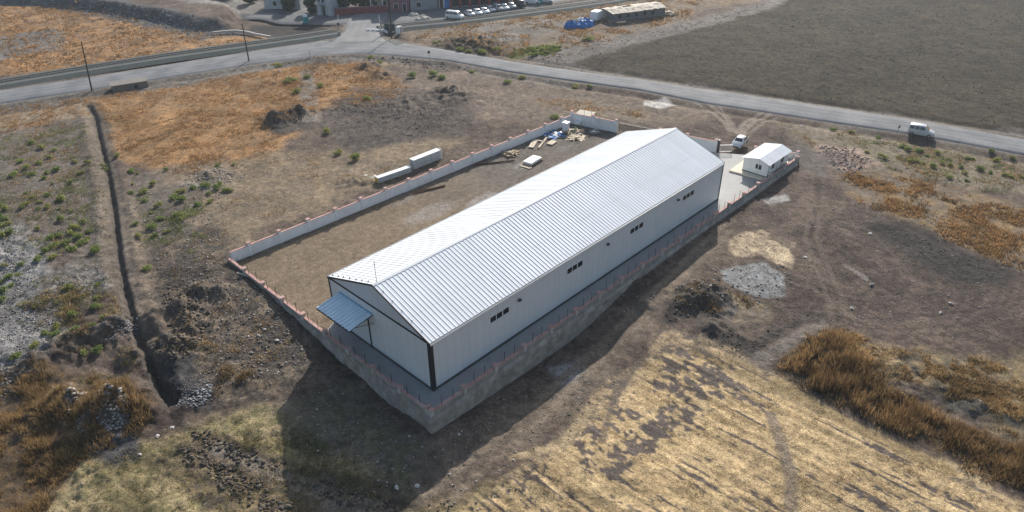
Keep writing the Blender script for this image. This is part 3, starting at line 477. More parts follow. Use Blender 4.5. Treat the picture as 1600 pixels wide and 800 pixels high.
def build_yard():
    xs = np.arange(-2.3, 76.4, .45); ys = np.arange(-2.3, 36.8, .45)
    X, Y = [a.ravel() for a in np.meshgrid(xs, ys, indexing='ij')]
    k = np.arange(len(X)).reshape(len(xs), len(ys)); q = np.stack([k[:-1,:-1],k[1:,:-1],k[1:,1:],k[:-1,1:]], -1).reshape(-1, 4)
    cx = X[q].mean(1); cy = Y[q].mean(1); q = q[inside(cx, cy, [(-2.3,-2.3),(76,-2.3),(69.5,8.9),(65.4,26),(63.2,34.75),(38.8,35.4),(13.5,36),(-2.1,36.55)])]
    Z = -.03+.035*fbm(X/1.3, Y/1.3, 6, 3)
    A, B = yard_paint(X, Y)
    used, inv = np.unique(q, return_inverse=True)
    me = raw_mesh('yard', np.stack([X, Y, Z], 1)[used], inv.ravel(), 4); set_attr(me, 'colA', A[used]); set_attr(me, 'colB', B[used])
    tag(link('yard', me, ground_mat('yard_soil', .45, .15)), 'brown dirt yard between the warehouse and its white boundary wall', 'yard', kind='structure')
build_yard()
CONC = mat('yard_concrete', (.30,.30,.29), .75, 0, .14, .7, .15, dirt=(.25,.245,.235), dscale=.35)
MB().prism([(-2.2,-2.2),(75.9,-2.2),(69.4,8.8),(66,16),(56,16.6),(54.9,16.9),(54.9,-.1),(-.1,-.1),(-.1,16.7),(-2.2,15.6)], -.2, .05).build('concrete_apron', CONC, label='grey concrete apron along the warehouse foot and in front of the gate', cat='paving', kind='structure')

# ---------------------------------------------------------------- road and lane
def road_mat(name, c, c2):
    m, nt, b, N, L = new_mat(name); geo = N('ShaderNodeNewGeometry')
    at = N('ShaderNodeAttribute'); at.attribute_name = 'across'
    n1 = N('ShaderNodeTexNoise'); n1.inputs['Scale'].default_value = .22; n1.inputs['Detail'].default_value = 7; L(geo.outputs['Position'], n1.inputs[0])
    n2 = N('ShaderNodeTexNoise'); n2.inputs['Scale'].default_value = 5; n2.inputs['Detail'].default_value = 4; L(geo.outputs['Position'], n2.inputs[0])
    wv = N('ShaderNodeMath'); wv.operation = 'MULTIPLY'; wv.inputs[1].default_value = 25.13; L(at.outputs['Fac'], wv.inputs[0])
    sn = N('ShaderNodeMath'); sn.operation = 'SINE'; L(wv.outputs[0], sn.inputs[0])
    a = N('ShaderNodeMath'); a.operation = 'MULTIPLY_ADD'; L(sn.outputs[0], a.inputs[0]); a.inputs[1].default_value = .07; L(n1.outputs[0], a.inputs[2])
    r = N('ShaderNodeMapRange'); r.inputs[1].default_value = .35; r.inputs[2].default_value = .65; L(a.outputs[0], r.inputs[0])
    mx = N('ShaderNodeMix'); mx.data_type = 'RGBA'; L(r.outputs[0], mx.inputs[0]); mx.inputs[6].default_value = (*c, 1); mx.inputs[7].default_value = (*c2, 1)
    r2 = N('ShaderNodeMapRange'); r2.inputs[1].default_value = .3; r2.inputs[2].default_value = .7; r2.inputs[3].default_value = .85; r2.inputs[4].default_value = 1.15; L(n2.outputs[0], r2.inputs[0])
    m2 = N('ShaderNodeMix'); m2.data_type = 'RGBA'; m2.blend_type = 'MULTIPLY'; m2.inputs[0].default_value = 1; L(mx.outputs[2], m2.inputs[6]); L(r2.outputs[0], m2.inputs[7])
    L(m2.outputs[2], b.inputs['Base Color']); b.inputs['Roughness'].default_value = .85; b.inputs['Specular IOR Level'].default_value = .25
    return m
def strip(name, near, far, z, m, n=8, **kw):
    """paved strip between two edge lines given at matching stations, crowned, with short sloping sides"""
    vs = []; ac = []; row = n+3
    for (ax, ay), (bx, by) in zip(near, far):
        for k in range(-1, n+2):
            t = min(max(k/n, 0), 1); e = -.06 if k < 0 else (1.06 if k > n else t)
            vs.append((ax+(bx-ax)*e, ay+(by-ay)*e, z+.06*(1-(2*t-1)**2)-(.3 if k in (-1, n+1) else 0))); ac.append(t)
    fs = [(i*row+k, (i+1)*row+k, (i+1)*row+k+1, i*row+k+1) for i in range(len(near)-1) for k in range(row-1)]
    o = MB().add(vs, fs, True).build(name, m, **kw)
    at = o.data.attributes.new('across', 'FLOAT', 'POINT'); at.data.foreach_set('value', np.array(ac, np.float32))
    return o
ASPH = road_mat('worn_asphalt', (.118,.126,.136), (.19,.195,.202))
def resample(pts, n):
    d = [0]
    for a, b in zip(pts, pts[1:]): d.append(d[-1]+math.hypot(b[0]-a[0], b[1]-a[1]))
    out = []
    for k in range(n):
        t = d[-1]*k/(n-1); i = max(j for j in range(len(d)-1) if d[j] <= t+1e-9); f = (t-d[i])/max(d[i+1]-d[i], 1e-9)
        out.append((pts[i][0]+(pts[i+1][0]-pts[i][0])*f, pts[i][1]+(pts[i+1][1]-pts[i][1])*f))
    return out
strip('road', [(-10.27,127.47),(-4.29,125.07),(9.68,120.54),(25.12,116.15),(43.33,110.61),(48.5,108.29),(56.41,104.67),(63.79,99.82),(68.81,91.75),(74.16,79.89),(77.78,63.18),(82.4,49.03),(86.9,35.98),(89.02,22.55),(92.95,9.76),(95.76,0.3),(98.98,-9.77),(101.19,-19.42),(102.83,-28.47),(104.34,-33.51),(109.22,-52.2)],
      [(-8.5,134.98),(-2.12,133.04),(11.31,128.8),(28.54,124.48),(47.95,119.4),(53.74,117.59),(63.09,114.76),(68.98,110.95),(74.94,101.92),(79.23,85.49),(82.85,67.98),(87.26,52.99),(91.88,39.44),(95.53,26.38),(99.32,13.64),(102.4,3.04),(105.65,-7.94),(107.66,-17.93),(109.46,-27.31),(110.75,-32.33),(116.75,-51.66)], .06, ASPH,
      label='worn pale grey asphalt road crossing the land beyond the yard', cat='road', kind='structure')
LANEM = road_mat('lane_concrete', (.17,.17,.172), (.225,.222,.22))
strip('crossing_lane', [(64.53,111.37),(69.16,115.33),(73.37,118.25),(76.72,122.42),(82.02,129),(86.3,130.73)], [(73.72,102.39),(76.33,108.37),(79.5,113.32),(83.1,117.2),(87.23,119.76),(92.67,125.59)], .09, LANEM, label='pale paved lane running from the road over the railway', cat='road', kind='structure')
STREETM = road_mat('shade_darkened_street', (.105,.11,.115), (.15,.15,.15))  # asphalt darkened: the street's shade is put into its colour
strip('service_street', [(62.45,151.46),(66.01,147.39),(66.89,138.88),(75.3,127.12),(85.27,117.8),(97.65,108.43),(110.59,104.18),(119.7,100.45),(132.1,98.66),(142.37,97.85)], [(76.94,155.55),(78.2,154.14),(80.25,150.57),(81.1,135.6),(92.9,127.63),(107.14,119.09),(121.8,107.52),(134.26,106.12),(143.91,106.75),(156.01,111.62)], -.0, STREETM, label='grey paved street in front of the far buildings', cat='street', kind='structure')

MB().prism([(74.26,101.81),(76.24,101.79),(75.81,98.02),(73.52,97.63)], -.05, .145).build('dark_road_area', mat('dark_road_surface', (.045,.055,.058), .8), label='dark square area in the road by the crossing', cat='road area', kind='structure')  # flat dark sheet lying just above the road

# ---------------------------------------------------------------- warehouse
WL, WW, WH, WR = 54.65, 16.54, 6.0, 8.82
BLACK = mat('black_trim', (.018,.02,.024), .5); DARKTRIM = mat('dark_grey_trim', (.05,.055,.06), .5)
GLASS = mat('dark_glass', (.012,.016,.02), .12, 0, 0, spec=.6); WHITEP = mat('white_paint', (.78,.79,.8), .4, 0, .05, 1)
ROOFM = roof_mat('white_roof_sheet', (.75,.775,.80))
WALLX = panel_mat('white_wall_panel_long', (.63,.655,.675), 0); WALLY = panel_mat('white_wall_panel_end', (.63,.65,.665), 1, 1.1)
GABM = panel_mat('gable_panel', (.55,.57,.59), 1, 1.1); PLINTH = mat('plinth_concrete', (.085,.085,.08), .85, 0, .2, 1.5)
def ribbed_slope(y0, z0, y1, z1, x0, x1, pitch, h=.042):
    vs = []; x = x0; a = Vector((0, y1-y0, z1-z0)).normalized(); nrm = Vector((0, -a.z, a.y)); nrm = nrm if nrm.z > 0 else -nrm
    prof = [(0,0),(.70,0),(.78,1),(.92,1)]; n = int(round((x1-x0)/pitch)); p = (x1-x0)/n
    cols = [(x0+i*p+f*p, h*g) for i in range(n) for f, g in prof]+[(x1, 0)]
    for x, g in cols: vs += [(x, y0+nrm.y*g, z0+nrm.z*g), (x, y1+nrm.y*g, z1+nrm.z*g)]
    return MB().add(vs, [(2*i, 2*i+2, 2*i+3, 2*i+1) for i in range(len(cols)-1)])
def warehouse():
    W = empty('warehouse', (0,0,0), 0, 'long white sheet-metal warehouse with pitched ribbed roof and blue door canopy', 'warehouse')
    MB().box(.02, WL-.02, 0, .12, .28, WH).build('long_wall', WALLX, W, label='shaded long wall with four rows of small windows')
    MB().box(.02, WL-.02, WW-.12, WW, .28, WH).build('long_wall', WALLX, W)
    MB().box(0, .1, .14, WW-.14, .28, WH-.06).build('end_wall', WALLY, W, label='shaded end wall with the canopy')
    MB().box(WL-.1, WL, .14, WW-.14, .28, WH-.06).build('end_wall', WALLY, W)
    for x in (0, WL-.1):
        MB().add([(x,.1,WH+.06),(x+.1,.1,WH+.06),(x+.1,WW-.1,WH+.06),(x,WW-.1,WH+.06),(x,WW/2,WR-.02),(x+.1,WW/2,WR-.02)],
                 [(0,1,2,3),(0,4,5,1),(3,2,5,4),(0,3,4),(1,5,2)]).build('gable', GABM, W)
    MB().box(-.10, WL+.08, -.09, WW+.09, -.1, .27).build('plinth', PLINTH, W)
    sl = (WR-WH)/(WW/2)
    for s, lab in ((0, 'roof slope turned away from the sun'), (1, 'bright sunlit roof slope')):
        y0 = -.05 if s == 0 else WW+.05
        ribbed_slope(y0, WH+.05, WW/2, WR+.06, -.05, WL+.05, .5).build('roof_slope', ROOFM, W, label=lab)
    cap = MB(); cap.add([(-.07, WW/2-.28, WR+.06-.28*sl+.065),(-.07, WW/2, WR+.14),(-.07, WW/2+.28, WR+.06-.28*sl+.065),
        (WL+.07, WW/2-.28, WR+.06-.28*sl+.065),(WL+.07, WW/2, WR+.14),(WL+.07, WW/2+.28, WR+.06-.28*sl+.065)], [(0,1,4,3),(1,2,5,4)])
    cap.build('ridge_cap', WHITEP, W)
    for y, d in ((-.05, -1), (WW+.05, 1)):
        g = MB().box(-.06, WL+.06, min(y, y+.16*d), max(y, y+.16*d), WH-.12, WH-.08).build('gutter', DARKTRIM, W)
        MB().box(-.07, WL+.07, min(y+.16*d, y+.19*d), max(y+.16*d, y+.19*d), WH-.17, WH+.03).build('gutter_lip', WHITEP, g)
    for x in (-.09, WL+.02):                     # dark verge and eave-level bands of both ends
        v = MB()
        v.hexa([(x,-.1,WH-.13),(x+.07,-.1,WH-.13),(x+.07,WW/2,WR-.1),(x,WW/2,WR-.1),(x,-.1,WH+.08),(x+.07,-.1,WH+.08),(x+.07,WW/2,WR+.09),(x,WW/2,WR+.09)])
        v.hexa([(x,WW+.1,WH-.13),(x+.07,WW+.1,WH-.13),(x+.07,WW/2,WR-.1),(x,WW/2,WR-.1),(x,WW+.1,WH+.08),(x+.07,WW+.1,WH+.08),(x+.07,WW/2,WR+.09),(x,WW/2,WR+.09)])
        v.build('verge_trim', BLACK, W)
        MB().box(x+.03, x+.1 if x < 0 else x+.06, .05, WW-.05, WH-.14, WH+.04).build('eave_band', BLACK, W)
    MB().box(-.06, .34, -.07, .34, .2, WH-.15).build('corner_post', BLACK, W)
    for p in ((0, WW+.02, .09), (WL, -.05, .07), (WL, WW+.04, .07)):
        MB().tube([(p[0],p[1],.1),(p[0],p[1],WH-.12)], p[2], 8).build('downpipe', DARKTRIM, W)
    for y, z in ((16.1,6),(15,6.4),(14,6.75),(12.8,7.15),(11.6,7.6),(10.5,7.95),(9.4,8.3),(7,8.3),(5.6,7.9),(4.2,7.4),(2.8,6.9),(1.4,6.45)):
        zz = WH+.05+(WW/2-abs(y-WW/2))*sl
        MB().box(.28, .36, y-.04, y+.04, zz-.02, zz+(.20 if y > 8 else .12)).build('roof_stub', DARKTRIM, W)
    MB().tube([(.55,WW/2,WR+.1),(.55,WW/2,11.4)], .03, 6).build('roof_mast', DARKTRIM, W)
    for x0 in (8.02, 20.3, 32.42, 44.4):
        for k, (dx, wd) in enumerate(((0,.84),(.93,.80),(1.86,.88))):
            xa, xb = x0+dx, x0+dx+wd; f = MB(); za, zb = 3.86, 4.56
            f.box(xa-.08, xb+.08, -.06, 0, za-.07, za); f.box(xa-.05, xb+.05, -.035, 0, zb, zb+.05)
            f.box(xa-.05, xa, -.035, 0, za, zb); f.box(xb, xb+.05, -.035, 0, za, zb)
            fr = f.build('window', WHITEP, W)
            pn = MB().box(xa, xb, -.015, -.002, za, zb)
            if k == 1: pn.box(xa+.3, xa+.34, -.03, -.015, za, zb)
            pn.build('pane', GLASS, fr)
    for x in (12.24, 27.6, 42.9):
        l = MB().box(-.07, .07, -.16, 0, -.05, .05, c=(x,0,4.72)); l.box(-.19, .19, -.34, -.14, -.1, .12, c=(x,0,4.66))
        l.build('wall_lamp', DARKTRIM, W)
    # door under the canopy
    MB().box(-.05, -.004, 9.95, 14.1, .3, 4.1).build('door', panel_mat('door_panel', (.56,.59,.62), 1, .7), W)
    MB().tube([(-.07,9.85,.05),(-.07,9.85,4.55)], .07, 8).build('downpipe', BLACK, W)
    MB().box(-.09, -.004, 9.95, 14.2, 4.1, 4.22).build('door_rail', BLACK, W)
    CANM = mat('blue_canopy_sheet', (.68,.80,.87), .4, 0, .08, .8)
    vs = []; n = 11; y0, y1 = 8.95, 14.72
    for i in range(n):
        for f, g in ((0,0),(.55,0),(.65,1),(.9,1)):
            y = y0+(i+f)*(y1-y0)/n; vs += [(-.05,y,4.84+.13*g),(-3.0,y,4.38+.13*g)]
    vs += [(-.05,y1,4.84),(-3.0,y1,4.38)]
    MB().add(vs, [(2*i,2*i+2,2*i+3,2*i+1) for i in range(len(vs)//2-1)]).build('canopy', CANM, W)
    MB().box(-.16, -.02, y0-.02, y1+.02, 4.86, 4.98).build('canopy_flashing', mat('canopy_flashing', (.22,.42,.55), .4), W)
    b = MB(); b.box(-3.02, -2.94, y0, y1, 4.2, 4.36)
    for y in (y0+.05, (y0+y1)/2, y1-.05): b.bar((-2.97,y,4.3),(-.02,y,4.74), .07); b.bar((-2.3,y,4.38),(-.02,y,3.7), .05)
    b.build('canopy_frame', BLACK, W)
warehouse()

# ---------------------------------------------------------------- boundary walls
PLASTER = mat('white_plaster', (.72,.74,.76), .85, 0, .08, 1.2, .1, dirt=(.60,.61,.61), dscale=.5)
PINK = mat('pink_coping', (.45,.26,.23), .85, 0, .3, 2.5, dirt=(.46,.38,.35), dscale=.9); PILG = mat('grey_pillar_render', (.44,.43,.41), .9, 0, .2, 1.5, .2, dirt=(.33,.31,.29), dscale=.7); STONE = mat('rough_grey_wall', (.27,.26,.24), .9, 0, .25, 1.6, .4, dirt=(.34,.31,.28), dscale=.8)
RETAIN = mat('cast_concrete', (.31,.285,.255), .85, 0, .35, 1.3, .3, dirt=(.165,.145,.125), dscale=.6)
POSTM = mat('fence_post_steel', (.04,.05,.055), .5, .3)
def wall_run(pts, label, cat='wall', body=PLASTER, height=lambda t: 1.5, z0=-.4, thick=.22, pil=4.3, off=0., pillar=PLASTER, posts=(), post_h=1.15, base=None, pil_last=True):
    """one boundary wall along a polyline: body, coping, pillars with caps, fence posts, cast base"""
    R = empty('boundary_wall', (pts[0][0], pts[0][1], 0), 0, label, cat)
    d = [0]
    for a, b in zip(pts, pts[1:]): d.append(d[-1]+math.hypot(b[0]-a[0], b[1]-a[1]))
    L = d[-1]
    def at(s):
        i = max(j for j in range(len(d)-1) if d[j] <= max(s, 0)+1e-9); f = (s-d[i])/(d[i+1]-d[i]); a, b = pts[i], pts[i+1]
        return a[0]+(b[0]-a[0])*f, a[1]+(b[1]-a[1])*f, math.atan2(b[1]-a[1], b[0]-a[0])
    o = (-pts[0][0], -pts[0][1], 0)
    bod = MB(); cop = MB(); st = sorted(set([s for s in np.arange(0, L, pil/2)]+d)); st = [s for i, s in enumerate(st) if i == 0 or s-st[i-1] > 1e-3]
    def ribbon(mb, hw, za, zb):
        vs = []
        for s in st:
            x, y, r = at(min(s, L-1e-6)); nx, ny = -math.sin(r), math.cos(r); h = height(s/L)
            for k, z in ((-1, za(h)), (1, za(h)), (1, zb(h)), (-1, zb(h))): vs.append((x+nx*hw*k+o[0], y+ny*hw*k+o[1], z))
        n = len(st); fs = [(4*i+k, 4*i+(k+1) % 4, 4*i+4+(k+1) % 4, 4*i+4+k) for i in range(n-1) for k in range(4)]
        mb.add(vs, fs+[(0,1,2,3),(4*n-1,4*n-2,4*n-3,4*n-4)])
    ribbon(bod, thick/2, lambda h: z0, lambda h: h-.07); bod.build('wall_body', body, R)
    ribbon(cop, thick/2+.03, lambda h: h-.07, lambda h: h); cop.build('coping', PINK, R)
    s = off
    while s <= L+.01 and pil:
        x, y, r = at(min(max(s, .16), L-.16)); h = height(min(s/L, 1)); pp = (x+o[0], y+o[1], 0)
        p = MB().box(-.2, .2, -.2, .2, z0, h+.28, r, pp).build('pillar', pillar, R)
        MB().box(-.26, .26, -.26, .26, h+.28, h+.38, r, pp).build('pillar_cap', PINK, p)
        s += pil
    for s in posts:
        if s > L: break
        x, y, r = at(s); h = height(s/L)
        MB().tube([(x+o[0], y+o[1], h-.1), (x+o[0], y+o[1], h+post_h)], .03, 6).build('fence_post', POSTM, R)
    return R, at, L, o
# long white wall behind the yard
wall_run([(-2.0,36.6),(13.5,36.05),(38.8,35.45),(63.35,34.85)], 'long white plastered boundary wall with pink coping behind the yard', height=lambda t: 1.5, off=2.7)
# front wall on its cast base
R, at, L, o = wall_run([(-2.4,-2.15),(-2.35,36.3)], 'low grey wall with pink coping and thin posts past the canopy end', body=STONE, pillar=PILG, height=lambda t: .6+.45*max(0,(t-.5)*2), thick=.28,
    off=0.0, posts=[1.3+4.3*k+j for k in range(9) for j in (0, 1.9)], post_h=1.2)
b = MB()
ys = [-2.15+1.37*k for k in range(29)]; vs = []
for y in ys:
    zb = min(-.15, base_h(-3, y)-1.0); vs += [(-2.95, y, zb), (-2.62, y, .12), (-2.22, y, .12), (-2.22, y, zb)]
vs = [(x+o[0], y+o[1], z) for x, y, z in vs]
n = len(ys); b.add(vs, [(4*i+k, 4*i+(k+1) % 4, 4*i+4+(k+1) % 4, 4*i+4+k) for i in range(n-1) for k in range(4)]+[(0,1,2,3),(4*n-1,4*n-2,4*n-3,4*n-4)])
b.build('retaining_base', RETAIN, R)
# right-hand wall on its cast base
R, at, L, o = wall_run([(-2.55,-2.4),(76.1,-2.42)], 'very long retaining wall with pink coping beside the windowed warehouse side', body=STONE, pillar=PILG, height=lambda t: .6, thick=.28,
    off=.15, posts=[1.5+4.3*k+j for k in range(19) for j in (0, 1.5)], post_h=1.15)
xs = [-2.95+1.5*k for k in range(53)]; vs = []
for x in xs:
    zb = base_h(x, -3.0)-1.1; vs += [(x, -2.26, zb), (x, -2.26, .05), (x, -2.66, .05), (x, -2.72, -.22), (x, -2.9, -.3), (x, -3.0, zb)]
vs = [(x+o[0], y+o[1], z) for x, y, z in vs]; n = len(xs)
MB().add(vs, [(6*i+k, 6*i+(k+1) % 6, 6*i+6+(k+1) % 6, 6*i+6+k) for i in range(n-1) for k in range(6)]+[(0,1,2,3,4,5),(6*n-1,6*n-2,6*n-3,6*n-4,6*n-5,6*n-6)]).build('retaining_base', RETAIN, R)
# far walls beside the gate
wall_run([(63.35,34.8),(65.5,26.0)], 'short white plastered wall behind the timber heap in the far yard corner', height=lambda t: 2.0, off=0, pil=4.4, posts=[1.2,2.6,4.0,5.6], post_h=1.0)
wall_run([(67.3,18.6),(69.6,8.9)], 'white plastered wall peeping past the roof end beside the gateway', height=lambda t: 1.9, off=0, pil=4.9)
wall_run([(73.2,4.0),(76.1,-2.2)], 'short white wall closing the yard behind the small cabin', height=lambda t: 1.0, off=0, pil=3.4)
def bar_gate(a, b, h, m, label, step=.16):
    L = math.hypot(b[0]-a[0], b[1]-a[1]); r = math.atan2(b[1]-a[1], b[0]-a[0])
    R = empty('metal_gate', (*a, .05), r, label, 'gate')
    f = MB().box(0, L, -.03, .03, .1, .18); f.box(0, L, -.03, .03, h-.08, h); f.box(0, .08, -.03, .03, .18, h-.08); f.box(L-.08, L, -.03, .03, .18, h-.08); f.build('gate_frame', m, R)
    g = MB()
    for k in range(1, int(L/step)): g.box(k*step-.02, k*step+.02, -.015, .015, .18, h-.08)
    g.build('gate_bars', m, R)
    return R
bar_gate((65.6,25.7),(67.2,18.9), 1.8, mat('dark_gate_steel', (.07,.075,.08), .5, .4), 'dark barred gate behind the bright roof slope')
bar_gate((69.8,8.4),(71.3,6.9), 1.3, mat('pale_gate_steel', (.55,.56,.56), .5, .2), 'pale sliding gate section standing half open before the parked car')
P_ = MB(); P_.box(-.14, .14, -.14, .14, 0, 2.2, c=(69.75,8.62,0)); P_.build('gate_post', BLACK, label='black gate post at the end of the white wall by the entrance', cat='post')

# ---------------------------------------------------------------- white cabin by the gate
def cabin():
    x0, x1, y0, y1 = 65.75, 72.7, -1.95, 2.1; zb, ze, zr = .42, 2.45, 2.95; ym = -.45
    C = empty('site_cabin', (x0, ym, 0), 0, 'small white prefabricated cabin with shallow pitched roof inside the wall corner', 'cabin')
    o = (-x0, -ym, 0); CW = panel_mat('cabin_panel', (.70,.73,.72), 0, 1.2); CWY = panel_mat('cabin_panel_end', (.70,.73,.72), 1, 1.2)
    def B(*a): return MB().box(a[0]+o[0], a[1]+o[0], a[2]+o[1], a[3]+o[1], a[4], a[5])
    w = B(x0, x1, y0, y1, zb, ze); 
    w.add([(0,y0+o[1],ze),(0,y1+o[1],ze),(0,0,zr),(x1+o[0],y0+o[1],ze),(x1+o[0],y1+o[1],ze),(x1+o[0],0,zr)], [(0,1,2),(3,5,4),(0,2,5,3),(1,4,5,2)])
    w.build('wall', CWY, C)
    for s in (-1, 1):
        hw = (y1-ym) if s > 0 else (ym-y0); ye = (hw+.3)*s; zz = ze-.3*(zr-ze)/hw
        vs = []; n = 18
        for i in range(n+1):
            x = -.25+(x1-x0+.5)*i/n
            for dx, g in ((0,0),(.03,.03),(.09,.03),(.12,0)): vs += [(x+dx,ye,zz+.05+g),(x+dx,0,zr+.07+g)]
        MB().add(vs, [(2*i,2*i+2,2*i+3,2*i+1) for i in range(len(vs)//2-1)]).build('roof', ROOFM, C)
    B(x0-.05, x1+.05, y0-.02, y1+.02, .3, .42).build('floor_frame', DARKTRIM, C)
    for ya, yb in ((-.45,-.02),(.1,.5)):
        f = MB().box(-.03, -.002, ya-.05, yb+.05, 1.2, 2.05).build('window', WHITEP, C); MB().box(-.04, -.031, ya, yb, 1.25, 2.0).build('pane', GLASS, f)
    for xa in (1.1, 4.3):
        f = MB().box(xa, xa+1.0, y0+o[1]-.03, y0+o[1]-.002, 1.2, 2.2).build('window', WHITEP, C); MB().box(xa+.06, xa+.94, y0+o[1]-.04, y0+o[1]-.031, 1.26, 2.14).build('pane', GLASS, f)
    d = MB().box(2.8, 3.65, y1+o[1]+.002, y1+o[1]+.04, .45, 2.4).build('door', mat('cabin_door', (.5,.52,.52), .5), C)
    g = MB(); g.tube([(-.1,-1.9,.05),(-.1,-1.9,2.5)], .04, 8); g.build('downpipe', WHITEP, C)
cabin()
SLABM = mat('cream_concrete', (.60,.54,.43), .8, 0, .1, 1, .1)
MB().prism([(64.9,-2.05),(64.3,3.5),(69.4,3.7),(73.0,3.4),(73.6,-2.05)], .055, .3).build('cabin_plinth', SLABM, label='cream concrete slab with a dark edge under the white cabin', cat='slab')
MB().box(-2.6, 2.6, -1.6, 1.6, -.3, .12, .25, (*(67.6,35.47), 0)).build('concrete_pad', mat('beige_pad', (.47,.42,.34), .85, 0, .12, 1.2), label='beige concrete pad on the ground behind the far white wall', cat='slab')

# ---------------------------------------------------------------- vehicles
def paint_mat(name, c): return mat(name, c, .28, 0, .02, 1, spec=.6)
TYRE = mat('tyre_rubber', (.02,.02,.02), .8); RIMM = mat('wheel_rim', (.35,.36,.37), .35, .7); CARGL = mat('car_glass', (.015,.022,.03), .08, 0, 0, spec=.7)
LIGHTM = mat('headlamp_lens', (.6,.62,.64), .15); TAILM = mat('tail_lamp_lens', (.35,.03,.02), .3)
STY = {  # stations x: half width, sill, belt, top, half width of top
 'van': [(2.02,.72,.42,.70,.74,.66),(1.92,.82,.26,.80,.86,.76),(1.15,.85,.22,1.02,1.07,.80),(.45,.86,.22,1.08,1.76,.66),(.0,.86,.22,1.09,1.83,.69),(-1.85,.86,.22,1.08,1.82,.69),(-1.98,.84,.28,1.04,1.70,.68),(-2.05,.80,.36,.95,1.0,.76)],
 'car': [(2.10,.72,.40,.60,.64,.66),(1.98,.83,.25,.72,.78,.76),(1.0,.86,.21,.92,.97,.80),(.25,.86,.21,.95,1.40,.60),(-.35,.86,.21,.96,1.46,.62),(-1.25,.86,.21,.97,1.38,.60),(-1.75,.85,.24,.98,1.04,.74),(-2.08,.82,.28,.92,.97,.74),(-2.14,.76,.36,.78,.82,.70)],
 'minibus': [(2.5,.80,.42,.85,.9,.74),(2.38,.92,.28,1.05,1.1,.84),(1.85,.94,.24,1.22,1.3,.84),(1.15,.95,.24,1.28,2.05,.74),(.6,.95,.24,1.28,2.16,.78),(-2.3,.95,.24,1.28,2.14,.78),(-2.45,.93,.3,1.25,2.0,.76),(-2.52,.88,.38,1.1,1.15,.84)],
 'suv': [(2.25,.78,.45,.78,.82,.72),(2.12,.90,.32,.92,.97,.82),(1.1,.93,.28,1.08,1.14,.86),(.45,.93,.28,1.12,1.68,.68),(-.2,.93,.28,1.13,1.76,.70),(-1.9,.93,.28,1.13,1.72,.70),(-2.15,.91,.32,1.1,1.5,.72),(-2.25,.86,.42,1.0,1.05,.78)]}
